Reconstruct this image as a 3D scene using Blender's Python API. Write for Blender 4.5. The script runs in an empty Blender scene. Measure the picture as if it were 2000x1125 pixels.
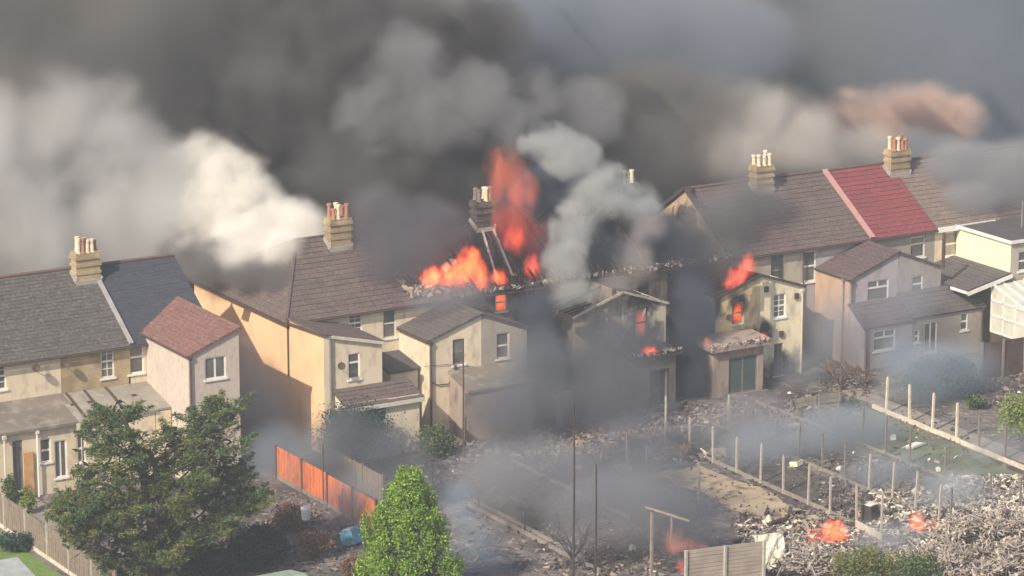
import bpy, bmesh, math, random
from mathutils import Vector, Matrix
from math import radians as R_
random.seed(7)
S = bpy.context.scene
COL = S.collection
# ------------------------------------------------------------------ camera
YAW, PIT, FPX = R_(31), R_(13.8), 6360.0
cy, sy, cp, sp = math.cos(YAW), math.sin(YAW), math.cos(PIT), math.sin(PIT)
RIGHT = Vector((cy, -sy, 0)); FWD = Vector((sy*cp, cy*cp, -sp)); UPV = Vector((sy*sp, cy*sp, cp))
CAM = Vector((-92.632, -147.098, 48.546))
cd = bpy.data.cameras.new('camera'); co = bpy.data.objects.new('camera', cd); COL.objects.link(co)
co.matrix_world = Matrix.Translation(CAM) @ Matrix((RIGHT, UPV, -FWD)).transposed().to_4x4()
cd.sensor_width = 36; cd.lens = 36*FPX/2000; cd.clip_start = 1; cd.clip_end = 3000
S.camera = co
# ------------------------------------------------------------------ world, sun, exposure
SUN_DIR = Vector((-.70, -.33, .60)).normalized()          # towards the sun
el = math.asin(SUN_DIR.z); az = math.atan2(SUN_DIR.x, SUN_DIR.y)
W = bpy.data.worlds.new("World"); S.world = W; W.use_nodes = True
wn = W.node_tree; bgn = wn.nodes['Background']
sky = wn.nodes.new('ShaderNodeTexSky'); sky.sky_type = 'NISHITA'; sky.sun_disc = False
sky.sun_elevation = el; sky.sun_rotation = az; sky.dust_density = 3.0; sky.altitude = 60
wn.links.new(sky.outputs[0], bgn.inputs[0]); bgn.inputs[1].default_value = 0.13
sd = bpy.data.lights.new('sun', 'SUN'); so = bpy.data.objects.new('sun', sd); COL.objects.link(so)
sd.energy = 5.0; sd.angle = R_(0.6); sd.color = (1, .89, .74)
so.rotation_euler = (-SUN_DIR).to_track_quat('-Z', 'Y').to_euler(); so.location = (-40, -40, 60)
S.view_settings.view_transform = 'Standard'; S.view_settings.look = 'None'
S.view_settings.exposure = 0.15; S.view_settings.gamma = 1
S.render.engine = 'CYCLES'
cyc = S.cycles
cyc.use_denoising = True; cyc.max_bounces = 6; cyc.diffuse_bounces = 2; cyc.glossy_bounces = 2
cyc.transmission_bounces = 2; cyc.transparent_max_bounces = 8; cyc.volume_bounces = 3
cyc.volume_step_rate = 4.0; cyc.volume_max_steps = 128
cyc.use_adaptive_sampling = True; cyc.adaptive_threshold = 0.02

def ray(px, py): return (FWD*FPX + RIGHT*(px-1000) - UPV*(py-562.5)).normalized()
def at(px, py, x=None, y=None, z=None):                    # photograph pixel -> point on a known real plane
    d = ray(px, py)
    t = (x-CAM.x)/d.x if x is not None else (y-CAM.y)/d.y if y is not None else (z-CAM.z)/d.z
    return CAM + d*t

# ------------------------------------------------------------------ materials
def mat(name, base, rough=.85, var=None, scale=1.0, var2=None, scale2=8.0, bump=0, spec=.3, metal=0, amt=.5, streak=False):
    m = bpy.data.materials.new(name); m.use_nodes = True; nt = m.node_tree; N = nt.nodes; L = nt.links
    b = N['Principled BSDF']; b.inputs['Roughness'].default_value = rough; b.inputs['Metallic'].default_value = metal
    b.inputs['Specular IOR Level'].default_value = spec
    if var is None: b.inputs['Base Color'].default_value = (*base, 1); return m
    tc = N.new('ShaderNodeTexCoord'); src = tc.outputs['Object']
    if streak:
        mp = N.new('ShaderNodeMapping'); mp.inputs['Scale'].default_value = (1, 1, .55); L.new(src, mp.inputs[0]); src = mp.outputs[0]
    n1 = N.new('ShaderNodeTexNoise'); n1.inputs['Scale'].default_value = scale; n1.inputs['Detail'].default_value = 5
    L.new(src, n1.inputs['Vector'])
    r1 = N.new('ShaderNodeMapRange'); r1.inputs['From Min'].default_value = .5-amt*.35; r1.inputs['From Max'].default_value = .5+amt*.35
    L.new(n1.outputs['Fac'], r1.inputs['Value'])
    mx = N.new('ShaderNodeMix'); mx.data_type = 'RGBA'; mx.inputs[6].default_value = (*base, 1); mx.inputs[7].default_value = (*var, 1)
    L.new(r1.outputs[0], mx.inputs[0]); out = mx.outputs[2]
    if var2:
        n2 = N.new('ShaderNodeTexNoise'); n2.inputs['Scale'].default_value = scale2; n2.inputs['Detail'].default_value = 4
        L.new(src, n2.inputs['Vector'])
        r2 = N.new('ShaderNodeMapRange'); r2.inputs['From Min'].default_value = .5; r2.inputs['From Max'].default_value = .72
        L.new(n2.outputs['Fac'], r2.inputs['Value'])
        m2 = N.new('ShaderNodeMix'); m2.data_type = 'RGBA'; L.new(out, m2.inputs[6]); m2.inputs[7].default_value = (*var2, 1)
        L.new(r2.outputs[0], m2.inputs[0]); out = m2.outputs[2]
    L.new(out, b.inputs['Base Color'])
    if bump:
        n3 = N.new('ShaderNodeTexNoise'); n3.inputs['Scale'].default_value = 9; n3.inputs['Detail'].default_value = 4; L.new(tc.outputs['Object'], n3.inputs['Vector'])
        bp = N.new('ShaderNodeBump'); bp.inputs['Strength'].default_value = bump; bp.inputs['Distance'].default_value = .08
        L.new(n3.outputs['Fac'], bp.inputs['Height']); L.new(bp.outputs[0], b.inputs['Normal'])
    return m
def brick(name, c1, c2, mortar, soot=None):
    m = bpy.data.materials.new(name); m.use_nodes = True; nt = m.node_tree; N = nt.nodes; L = nt.links
    b = N['Principled BSDF']; b.inputs['Roughness'].default_value = .9; b.inputs['Specular IOR Level'].default_value = .2
    tc = N.new('ShaderNodeTexCoord'); sep = N.new('ShaderNodeSeparateXYZ'); L.new(tc.outputs['Object'], sep.inputs[0])
    add = N.new('ShaderNodeMath'); L.new(sep.outputs[0], add.inputs[0]); L.new(sep.outputs[1], add.inputs[1])
    cb = N.new('ShaderNodeCombineXYZ'); L.new(add.outputs[0], cb.inputs[0]); L.new(sep.outputs[2], cb.inputs[1])
    br = N.new('ShaderNodeTexBrick'); br.inputs['Color1'].default_value = (*c1, 1); br.inputs['Color2'].default_value = (*c2, 1)
    br.inputs['Mortar'].default_value = (*mortar, 1); br.inputs['Scale'].default_value = 1; br.inputs['Brick Width'].default_value = .23
    br.inputs['Row Height'].default_value = .078; br.inputs['Mortar Size'].default_value = .01; L.new(cb.outputs[0], br.inputs['Vector'])
    n = N.new('ShaderNodeTexNoise'); n.inputs['Scale'].default_value = .9; n.inputs['Detail'].default_value = 6; L.new(tc.outputs['Object'], n.inputs['Vector'])
    r = N.new('ShaderNodeMapRange'); r.inputs['From Min'].default_value = .42; r.inputs['From Max'].default_value = .68; L.new(n.outputs['Fac'], r.inputs['Value'])
    mx = N.new('ShaderNodeMix'); mx.data_type = 'RGBA'; L.new(br.outputs['Color'], mx.inputs[6]); mx.inputs[7].default_value = (*(soot or [v*.55 for v in c1]), 1)
    L.new(r.outputs[0], mx.inputs[0]); L.new(mx.outputs[2], b.inputs['Base Color'])
    return m
M = {}
M['cream'] = mat('cream_render', (.72, .62, .46), var=(.64, .54, .39), scale=.6, var2=(.50, .42, .31), scale2=2.5, streak=True)
M['tanren'] = mat('tan_render', (.50, .34, .23), var=(.43, .30, .21), scale=.6, var2=(.36, .25, .19), scale2=1.6, streak=True)
M['peach'] = mat('peach_render', (.84, .56, .33), var=(.78, .50, .29), scale=.4, var2=(.68, .44, .27), scale2=1.2, streak=True)
M['beige'] = mat('beige_render', (.48, .43, .345), var=(.40, .355, .285), scale=.7, var2=(.29, .255, .21), scale2=2.2, streak=True)
M['pinkish'] = mat('pale_pebbledash', (.56, .48, .41), var=(.50, .43, .36), scale=.8, var2=(.42, .35, .30), scale2=5, streak=True)
M['greyren'] = mat('grey_pebbledash', (.36, .32, .28), var=(.30, .27, .24), scale=.8, var2=(.25, .22, .2), scale2=3, streak=True)
M['mauveren'] = mat('mauve_grey_render', (.43, .38, .38), var=(.37, .33, .33), scale=.7, var2=(.30, .27, .27), scale2=2, streak=True)
M['yellow'] = mat('pale_yellow_render', (.88, .82, .56), var=(.83, .76, .5), scale=.5, var2=(.74, .67, .46), scale2=2, streak=True)
M['ochre'] = mat('ochre_scorched_render', (.66, .53, .30), var=(.54, .42, .24), scale=1.0, var2=(.30, .22, .14), scale2=1.6, streak=True)
M['creamburnt'] = mat('cream_smoke_stained_render', (.80, .72, .50), var=(.68, .58, .40), scale=.8, var2=(.46, .40, .32), scale2=1.4, streak=True)
M['charwall'] = mat('charred_render', (.13, .115, .10), var=(.20, .17, .14), scale=.8, var2=(.05, .045, .045), scale2=1.3, bump=.3, streak=True)
M['sootwall'] = mat('sooty_brown_render', (.20, .165, .13), var=(.27, .23, .18), scale=.7, var2=(.10, .085, .075), scale2=1.4, bump=.2, streak=True)
M['pinkburnt'] = mat('scorched_pink_render', (.36, .28, .24), var=(.29, .22, .19), scale=1.0, var2=(.16, .12, .11), scale2=1.6, streak=True)
M['brick'] = brick('yellow_stock_brick', (.46, .35, .19), (.36, .27, .15), (.42, .36, .26), soot=(.24, .18, .11))
M['brickdark'] = brick('sooty_brick', (.12, .10, .085), (.08, .07, .06), (.14, .12, .11), soot=(.04, .035, .035))
M['brickred'] = brick('old_red_brick', (.33, .20, .14), (.28, .17, .12), (.36, .31, .27), soot=(.16, .11, .09))
M['plaster'] = mat('exposed_party_wall_plaster', (.56, .44, .28), var=(.44, .27, .19), scale=1.6, var2=(.22, .15, .11), scale2=2.6, bump=.4)
M['tile_moss'] = mat('weathered_mossy_tile', (.10, .094, .085), var=(.07, .067, .063), scale=2.2, var2=(.165, .15, .13), scale2=6, bump=.4)
M['slate'] = mat('blue_slate', (.058, .062, .078), var=(.045, .049, .062), scale=1.8, var2=(.075, .08, .098), scale2=7, rough=.6, bump=.1)
M['tile_red'] = mat('plum_red_tile', (.22, .105, .09), var=(.16, .09, .08), scale=1.6, var2=(.32, .19, .15), scale2=6, bump=.3)
M['tile_brown'] = mat('brown_concrete_tile', (.125, .094, .084), var=(.095, .074, .067), scale=1.4, var2=(.2, .155, .13), scale2=8, bump=.3)
M['tile_purple'] = mat('purple_brown_tile', (.115, .082, .082), var=(.09, .067, .067), scale=1.2, var2=(.19, .135, .125), scale2=7, bump=.3)
M['tile_grey'] = mat('grey_brown_tile', (.12, .105, .10), var=(.09, .08, .078), scale=1.3, var2=(.155, .135, .125), scale2=6, bump=.3)
M['tile_bright'] = mat('bright_red_tile', (.22, .052, .06), var=(.165, .048, .055), scale=1.2, var2=(.28, .09, .09), scale2=7, bump=.3)
M['tile_tan'] = mat('faded_tan_tile', (.19, .145, .12), var=(.15, .12, .10), scale=1.2, var2=(.28, .22, .18), scale2=7, bump=.3)
M['felt'] = mat('brown_grey_roof_felt', (.20, .17, .14), var=(.15, .13, .11), scale=.9, var2=(.29, .26, .21), scale2=1.8, rough=.95)
M['felt_pale'] = mat('pale_grey_roof_felt', (.30, .28, .23), var=(.23, .21, .175), scale=.8, var2=(.37, .34, .28), scale2=2, rough=.95)
M['felt_dark'] = mat('dark_roof_felt', (.07, .065, .07), var=(.10, .09, .09), scale=1, rough=.9)
M['ridge'] = mat('ridge_tile', (.15, .095, .08), var=(.11, .08, .075), scale=2)
M['ridge_pink'] = mat('pale_pink_verge', (.50, .26, .24), var=(.42, .24, .22), scale=2)
M['lead'] = mat('lead_flashing', (.36, .34, .32), var=(.28, .27, .26), scale=2)
M['white'] = mat('white_upvc', (.78, .77, .72), rough=.5, var=(.7, .68, .62), scale=3)
M['offwhite'] = mat('offwhite_paint', (.62, .58, .48), var=(.5, .46, .38), scale=3)
M['glass'] = mat('window_glass', (.03, .035, .04), rough=.12, spec=.6, var=(.20, .19, .17), scale=1.1, amt=.9)
M['glassteal'] = mat('patio_glass', (.07, .10, .09), rough=.2, spec=.6, var=(.06, .09, .09), scale=2)
M['curtain'] = mat('net_curtain', (.45, .40, .32), var=(.3, .26, .2), scale=3, streak=True)
M['pipe'] = mat('brown_drainpipe', (.10, .065, .05), var=(.07, .05, .04), scale=3)
M['pipegrey'] = mat('grey_drainpipe', (.22, .21, .21), var=(.17, .165, .165), scale=3)
M['black'] = mat('black_cable', (.03, .03, .03))
M['pot'] = mat('terracotta_pot', (.42, .20, .12), var=(.34, .16, .10), scale=5)
M['potwhite'] = mat('buff_pot', (.72, .62, .46), var=(.6, .5, .36), scale=5)
M['char'] = mat('charred_timber', (.035, .03, .03), var=(.07, .055, .05), scale=4)
M['ash'] = mat('ash', (.42, .38, .34), var=(.25, .21, .19), scale=5)
M['concrete'] = mat('concrete_post', (.46, .43, .37), var=(.34, .31, .27), scale=4, bump=.1)
M['concdark'] = mat('sooty_concrete', (.15, .13, .12), var=(.22, .19, .17), scale=4)
M['kerb'] = mat('pale_gravel_board', (.68, .62, .48), var=(.5, .44, .34), scale=2.5)
M['kerbdull'] = mat('dull_gravel_board', (.30, .26, .22), var=(.2, .17, .15), scale=2)
M['fence'] = mat('weathered_fence_board', (.24, .195, .15), var=(.17, .14, .11), scale=3, streak=True, var2=(.3, .25, .19), scale2=9)
M['orange'] = mat('orange_stained_board', (.72, .19, .055), var=(.52, .15, .06), scale=2.5, streak=True, var2=(.26, .10, .07), scale2=3)
M['door_or'] = mat('varnished_door', (.62, .36, .14), var=(.5, .28, .11), scale=3)
M['lawn'] = mat('lawn_grass', (.12, .22, .05), var=(.16, .2, .07), scale=2)
M['stone'] = mat('paving_slab', (.32, .28, .24), var=(.22, .19, .17), scale=1.5)
M['blue'] = mat('blue_tarpaulin', (.08, .27, .42), var=(.10, .2, .3), scale=3)
M['tin'] = mat('grey_sheet', (.40, .43, .42), rough=.6, var=(.3, .32, .32), scale=2)
M['palegreen'] = mat('pale_green_felt', (.30, .37, .28), var=(.24, .3, .23), scale=2)
M['board'] = mat('pale_mattress_board', (.80, .76, .60), var=(.66, .62, .5), scale=4, var2=(.42, .38, .32), scale2=7)
M['bark'] = mat('bark', (.10, .07, .05), var=(.06, .045, .035), scale=6)
M['twig'] = mat('dry_twig', (.17, .12, .10), var=(.1, .075, .065), scale=5)

def sooted(src, name, spots, col=(.03, .028, .028)):
    """a copy of a wall finish with soot deposits round burned openings: (x, y, z, width, height) each"""
    m = M[src].copy(); m.name = name; nt = m.node_tree; N = nt.nodes; L = nt.links; b = N['Principled BSDF']; cur = b.inputs['Base Color'].links[0].from_socket
    tc = N.new('ShaderNodeTexCoord'); nz = N.new('ShaderNodeTexNoise'); nz.inputs['Scale'].default_value = 1.6; nz.inputs['Detail'].default_value = 5; L.new(tc.outputs['Object'], nz.inputs['Vector'])
    for x, y, z, w, h in spots:
        mp = N.new('ShaderNodeVectorMath'); mp.operation = 'SUBTRACT'; mp.inputs[1].default_value = (x, y, z); L.new(tc.outputs['Object'], mp.inputs[0])
        dv = N.new('ShaderNodeVectorMath'); dv.operation = 'DIVIDE'; dv.inputs[1].default_value = (w, 9, h); L.new(mp.outputs[0], dv.inputs[0])
        ln = N.new('ShaderNodeVectorMath'); ln.operation = 'LENGTH'; L.new(dv.outputs[0], ln.inputs[0])
        ad = N.new('ShaderNodeMath'); ad.operation = 'MULTIPLY_ADD'; ad.inputs[1].default_value = -1.5; L.new(nz.outputs['Fac'], ad.inputs[0]); L.new(ln.outputs['Value'], ad.inputs[2])
        r = N.new('ShaderNodeMapRange'); r.inputs['From Min'].default_value = .35; r.inputs['From Max'].default_value = -.25; L.new(ad.outputs[0], r.inputs['Value'])
        mx = N.new('ShaderNodeMix'); mx.data_type = 'RGBA'; L.new(r.outputs[0], mx.inputs[0]); L.new(cur, mx.inputs[6]); mx.inputs[7].default_value = (*col, 1); cur = mx.outputs[2]
    L.new(cur, b.inputs['Base Color']); M[name] = m
def leafmat(name, c1, c2, c3, transl=.25):
    m = bpy.data.materials.new(name); m.use_nodes = True; nt = m.node_tree; N = nt.nodes; L = nt.links
    b = N['Principled BSDF']; b.inputs['Roughness'].default_value = .7; b.inputs['Specular IOR Level'].default_value = .2
    g = N.new('ShaderNodeNewGeometry'); cr = N.new('ShaderNodeValToRGB')
    cr.color_ramp.elements[0].color = (*c1, 1); cr.color_ramp.elements[1].color = (*c3, 1)
    e = cr.color_ramp.elements.new(.5); e.color = (*c2, 1)
    L.new(g.outputs['Random Per Island'], cr.inputs[0]); L.new(cr.outputs[0], b.inputs['Base Color'])
    tr = N.new('ShaderNodeBsdfTranslucent'); L.new(cr.outputs[0], tr.inputs[0])
    mx = N.new('ShaderNodeMixShader'); mx.inputs[0].default_value = transl
    L.new(b.outputs[0], mx.inputs[1]); L.new(tr.outputs[0], mx.inputs[2]); L.new(mx.outputs[0], N['Material Output'].inputs[0])
    return m
M['leafbright'] = leafmat('bright_conifer_leaf', (.07, .15, .012), (.18, .33, .03), (.38, .50, .08))
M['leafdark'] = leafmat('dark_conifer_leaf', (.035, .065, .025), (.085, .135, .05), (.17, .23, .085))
M['leafolive'] = leafmat('olive_conifer_leaf', (.08, .11, .03), (.15, .18, .05), (.26, .25, .09))
M['leafblue'] = leafmat('blue_green_shrub_leaf', (.02, .05, .045), (.03, .07, .06), (.05, .10, .08))
M['leafbrown'] = leafmat('scorched_leaf', (.13, .08, .055), (.22, .13, .09), (.34, .2, .14))
M['leafteal'] = leafmat('grey_green_shrub_leaf', (.09, .16, .13), (.12, .20, .16), (.16, .25, .2))
M['leafyel'] = leafmat('yellow_green_leaf', (.12, .18, .03), (.22, .30, .06), (.34, .36, .12))
M['leafdry'] = leafmat('burnt_pale_leaf', (.17, .13, .105), (.42, .35, .28), (.74, .67, .57))
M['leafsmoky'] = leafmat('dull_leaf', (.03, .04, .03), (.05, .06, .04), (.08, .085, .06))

# ------------------------------------------------------------------ mesh helpers
class MB:
    def __init__(s): s.v = []; s.f = []
    def poly(s, pts):
        n = len(s.v); s.v += [tuple(p) for p in pts]; s.f.append(tuple(range(n, n+len(pts))))
    def box(s, a, b):
        x0, y0, z0 = [min(a[i], b[i]) for i in range(3)]; x1, y1, z1 = [max(a[i], b[i]) for i in range(3)]
        n = len(s.v); s.v += [(x0,y0,z0),(x1,y0,z0),(x1,y1,z0),(x0,y1,z0),(x0,y0,z1),(x1,y0,z1),(x1,y1,z1),(x0,y1,z1)]
        s.f += [tuple(n+i for i in q) for q in ((0,3,2,1),(4,5,6,7),(0,1,5,4),(1,2,6,5),(2,3,7,6),(3,0,4,7))]
    def obox(s, c, ax, ay, az):                              # centre and three half-axis vectors
        c, ax, ay, az = map(Vector, (c, ax, ay, az)); n = len(s.v)
        s.v += [tuple(c+ax*i+ay*j+az*k) for i, j, k in ((-1,-1,-1),(1,-1,-1),(1,1,-1),(-1,1,-1),(-1,-1,1),(1,-1,1),(1,1,1),(-1,1,1))]
        s.f += [tuple(n+i for i in q) for q in ((0,3,2,1),(4,5,6,7),(0,1,5,4),(1,2,6,5),(2,3,7,6),(3,0,4,7))]
    def bar(s, p, q, w, h=None):
        p, q = Vector(p), Vector(q); d = (q-p); h = h or w
        u = d.normalized().cross(Vector((0, 0, 1)))
        if u.length < .05: u = Vector((1, 0, 0))
        u.normalize(); v = u.cross(d).normalized()
        s.obox((p+q)/2, d/2, u*w/2, v*h/2)
    def tube(s, pts, rs, k=7, cap=True):
        pts = [Vector(p) for p in pts]
        if not hasattr(rs, '__len__'): rs = [rs]*len(pts)
        base = len(s.v)
        for i, p in enumerate(pts):
            d = (pts[min(i+1, len(pts)-1)]-pts[max(i-1, 0)]).normalized()
            u = d.cross(Vector((.13, .97, .2))).normalized(); v = d.cross(u)
            for j in range(k):
                a = 2*math.pi*j/k; s.v.append(tuple(p+(u*math.cos(a)+v*math.sin(a))*rs[i]))
        for i in range(len(pts)-1):
            for j in range(k):
                s.f.append((base+i*k+j, base+i*k+(j+1)%k, base+(i+1)*k+(j+1)%k, base+(i+1)*k+j))
        if cap: s.f.append(tuple(base+j for j in range(k))[::-1]); s.f.append(tuple(base+(len(pts)-1)*k+j for j in range(k)))
    def prism(s, poly, y0, y1):                              # poly in xz, extruded along y
        s.poly([(x, y0, z) for x, z in poly]); s.poly([(x, y1, z) for x, z in reversed(poly)])
        for i in range(len(poly)):
            a, b = poly[i], poly[(i+1) % len(poly)]
            s.poly([(b[0], y0, b[1]), (a[0], y0, a[1]), (a[0], y1, a[1]), (b[0], y1, b[1])])
    def prismx(s, poly, x0, x1):                             # poly in yz, extruded along x
        s.poly([(x0, y, z) for y, z in poly]); s.poly([(x1, y, z) for y, z in reversed(poly)])
        for i in range(len(poly)):
            a, b = poly[i], poly[(i+1) % len(poly)]
            s.poly([(x0, b[0], b[1]), (x0, a[0], a[1]), (x1, a[0], a[1]), (x1, b[0], b[1])])
    def build(s, name, m, parent=None, smooth=False):
        me = bpy.data.meshes.new(name); me.from_pydata(s.v, [], s.f); me.update()
        me.materials.append(m)
        if smooth: me.polygons.foreach_set('use_smooth', [True]*len(me.polygons))
        o = bpy.data.objects.new(name, me); COL.objects.link(o)
        if parent is not None:
            o.parent = parent; o.location = -wloc(parent)
        return o
def wloc(o):
    v = Vector(o.location)
    while o.parent: o = o.parent; v += Vector(o.location)
    return v
def tag(o, label=None, cat=None, group=None, kind=None):
    if label: o['label'] = label
    if cat: o['category'] = cat
    if group: o['group'] = group
    if kind: o['kind'] = kind
    return o
def thing(name, loc, label, cat, group=None):
    o = bpy.data.objects.new(name, None); COL.objects.link(o); o.location = loc; o.empty_display_size = .3
    return tag(o, label, cat, group)

# ------------------------------------------------------------------ ground
def ground():
    m = bpy.data.materials.new('burnt_ground'); m.use_nodes = True; nt = m.node_tree; N = nt.nodes; L = nt.links
    b = N['Principled BSDF']; b.inputs['Roughness'].default_value = 1; b.inputs['Specular IOR Level'].default_value = .1
    tc = N.new('ShaderNodeTexCoord')
    def noise(sc, det=6, dist=0):
        n = N.new('ShaderNodeTexNoise'); n.inputs['Scale'].default_value = sc; n.inputs['Detail'].default_value = det
        n.inputs['Distortion'].default_value = dist; L.new(tc.outputs['Object'], n.inputs['Vector']); return n.outputs['Fac']
    def mixc(a, bcol, fac, lo, hi):
        r = N.new('ShaderNodeMapRange'); r.inputs['From Min'].default_value = lo; r.inputs['From Max'].default_value = hi; L.new(fac, r.inputs['Value'])
        x = N.new('ShaderNodeMix'); x.data_type = 'RGBA'; L.new(r.outputs[0], x.inputs[0])
        if isinstance(a, tuple): x.inputs[6].default_value = (*a, 1)
        else: L.new(a, x.inputs[6])
        x.inputs[7].default_value = (*bcol, 1); return x.outputs[2]
    c = mixc((.165, .145, .135), (.08, .074, .072), noise(.28), .4, .6)
    c = mixc(c, (.25, .22, .205), noise(.8, 8, .6), .5, .72)
    c = mixc(c, (.42, .38, .35), noise(2.6, 8, .4), .58, .76)
    c = mixc(c, (.03, .027, .027), noise(1.1, 6), .6, .75)
    L.new(c, b.inputs['Base Color'])
    bp = N.new('ShaderNodeBump'); bp.inputs['Strength'].default_value = .8; bp.inputs['Distance'].default_value = .25
    L.new(noise(3, 8), bp.inputs['Height']); L.new(bp.outputs[0], b.inputs['Normal'])
    mb = MB(); n = 40
    mb.poly([(-1500, -1500, 0), (1500, -1500, 0), (1500, 1500, 0), (-1500, 1500, 0)])
    tag(mb.build('ground', m), kind='structure', label='scorched brown garden soil and ash under the back gardens')
ground()
def sheet(name, pts, m, z, label):
    mb = MB(); mb.poly([(x, y, z) for x, y in pts]); tag(mb.build(name, m), kind='structure', label=label)

# ------------------------------------------------------------------ building helpers
def wall_y(mb, x0, x1, z0, z1, y, openings=(), rev=.14):
    """wall facing -y with real openings and reveals"""
    xs = sorted({x0, x1, *[v for o in openings for v in (o[0], o[1])]}); zs = sorted({z0, z1, *[v for o in openings for v in (o[2], o[3])]})
    for i in range(len(xs)-1):
        for j in range(len(zs)-1):
            cx, cz = (xs[i]+xs[i+1])/2, (zs[j]+zs[j+1])/2
            if any(o[0] < cx < o[1] and o[2] < cz < o[3] for o in openings): continue
            mb.poly([(xs[i], y, zs[j]), (xs[i+1], y, zs[j]), (xs[i+1], y, zs[j+1]), (xs[i], y, zs[j+1])])
    for a, b, c, d in openings:
        mb.poly([(a, y, c), (a, y, d), (a, y+rev, d), (a, y+rev, c)]); mb.poly([(b, y, d), (b, y, c), (b, y+rev, c), (b, y+rev, d)])
        mb.poly([(a, y, c), (a, y+rev, c), (b, y+rev, c), (b, y, c)]); mb.poly([(a, y, d), (b, y, d), (b, y+rev, d), (a, y+rev, d)])
def window(root, o, y, kind='sash', fm='white', gm='glass', sill=True, label=None, fw=.07):
    a, b, c, d = o; yy = y+.05; f = MB()
    f.box((a, yy, c), (a+fw, yy+.07, d)); f.box((b-fw, yy, c), (b, yy+.07, d))
    f.box((a+fw, yy, c), (b-fw, yy+.07, c+fw)); f.box((a+fw, yy, d-fw), (b-fw, yy+.07, d))
    i0, i1, j0, j1 = a+fw, b-fw, c+fw, d-fw; t = fw*.42
    def hbar(z, th=t): f.box((i0, yy+.008, z-th), (i1, yy+.062, z+th))
    def vbar(x, z0=j0, z1=j1, th=t): f.box((x-th, yy+.012, z0), (x+th, yy+.058, z1))
    m = (j0+j1)/2
    if kind == 'sash': hbar(m, .05)
    elif kind == 'georgian':
        hbar(m, .05); vbar((i0+i1)/2, th=.018)
        for q in (.25, .75): hbar(j0+(j1-j0)*q, .016)
    elif kind == 'casement': vbar((i0+i1)/2, th=.05)
    elif kind == 'toplight':
        hz = j0+(j1-j0)*.66; hbar(hz, .05); vbar((i0+i1)/2, hz+.05, j1, .05)
    elif kind == 'toplight1': hbar(j0+(j1-j0)*.66, .05)
    elif kind == 'french':
        n = max(2, round((i1-i0)/.55))
        for k in range(1, n): vbar(i0+(i1-i0)*k/n, th=.035)
        for k in range(1, 4): hbar(j0+(j1-j0)*k/4, .02)
    elif kind == 'patio': vbar((i0+i1)/2, th=.04)
    w = f.build('window', M[fm], root)
    if label: w['label'] = label
    if gm:
        p = MB(); p.box((i0-.01, yy+.03, j0-.01), (i1+.01, yy+.036, j1+.01)); p.build('pane', M[gm], w)
    if sill:
        s = MB(); s.box((a-.08, y-.07, c-.09), (b+.08, y+.045, c-.002)); s.build('sill', M['white' if sill is True else sill], w)
    return w
def wpx(xl, xr, yt, yb, y):                                 # a window's two edges measured on the photograph, on its wall's plane
    a = at(xl, yt, y=y); b = at(xl, yb, y=y); c = at(xr, yt, y=y); return (a.x, c.x, b.z, a.z)
def slope(mb, eL, eR, rR, rL, n, step=.035, thick=.09):
    """tiled roof plane in real overlapping courses, slab closed underneath"""
    eL, eR, rR, rL = map(Vector, (eL, eR, rR, rL)); nrm = (eR-eL).cross(rL-eL)
    if nrm.length < 1e-6: nrm = (eR-eL).cross(rR-eL)
    nrm.normalize()
    if nrm.z < 0: nrm = -nrm
    ns = max(1, int((eR-eL).length/1.1))
    for i in range(n):
        a, b = i/n, (i+1)/n; la, ra, lb, rb_ = eL.lerp(rL, a), eR.lerp(rR, a), eL.lerp(rL, b), eR.lerp(rR, b)
        js = [random.uniform(-.007, .007)-.03*math.sin(math.pi*k/ns)*math.sin(math.pi*a) for k in range(ns+1)]
        for k in range(ns):
            u0, u1 = k/ns, (k+1)/ns
            p, q = la.lerp(ra, u0)+nrm*(step+js[k]), la.lerp(ra, u1)+nrm*(step+js[k+1])
            s_, r = lb.lerp(rb_, u0)+nrm*(.004+js[k]), lb.lerp(rb_, u1)+nrm*(.004+js[k+1])
            mb.poly([p, q, r, s_]); mb.poly([la.lerp(ra, u0)-nrm*.04, la.lerp(ra, u1)-nrm*.04, q, p])
            if k == 0: mb.poly([la-nrm*.04, p, s_])
            if k == ns-1: mb.poly([q, ra-nrm*.04, r])
    d = -nrm*thick
    mb.poly([eL+d, rL+d, rR+d, eR+d]); 
    for p, q in ((eL, eR), (eR, rR), (rR, rL), (rL, eL)): mb.poly([p+d, q+d, q, p])
def pipe(root, x, y, z0, z1, m='pipe', r=.045, foot=None):
    mb = MB(); pts = [(x, y, z1), (x, y, z0)]
    if foot: pts = [(x, y, z1)]+foot
    mb.tube(pts, r, 6); mb.box((x-.09, y-.08, z1-.05), (x+.09, y+.08, z1+.12)); return mb.build('drainpipe', M[m], root)
def dish(root, x, y, z):
    mb = MB(); mb.tube([(x, y-.02, z-.15), (x, y-.25, z-.1), (x-.05, y-.42, z)], .022, 5)
    c = Vector((x-.05, y-.42, z)); n = Vector((-.25, -.8, .55)).normalized(); u = n.cross(Vector((0, 0, 1))).normalized(); v = n.cross(u)
    K = 12; b0 = len(mb.v); mb.v.append(tuple(c))
    for ri, dep in ((.11, .02), (.21, .07)):
        for k in range(K):
            a = k*2*math.pi/K; mb.v.append(tuple(c+n*dep+(u*math.cos(a)+v*math.sin(a))*ri))
    for k in range(K):
        mb.f.append((b0, b0+1+k, b0+1+(k+1) % K)); mb.f.append((b0+1+k, b0+1+K+k, b0+1+K+(k+1) % K, b0+1+(k+1) % K))
    mb.tube([c-v*.28, c+n*.36-v*.05], .014, 4); mb.build('satellite_dish', M['pipe'], root)
RZ, EZ, RY = 9.45, 6.4, 4.6
def rz_at(y): return EZ+(RZ-EZ)*y/RY
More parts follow.
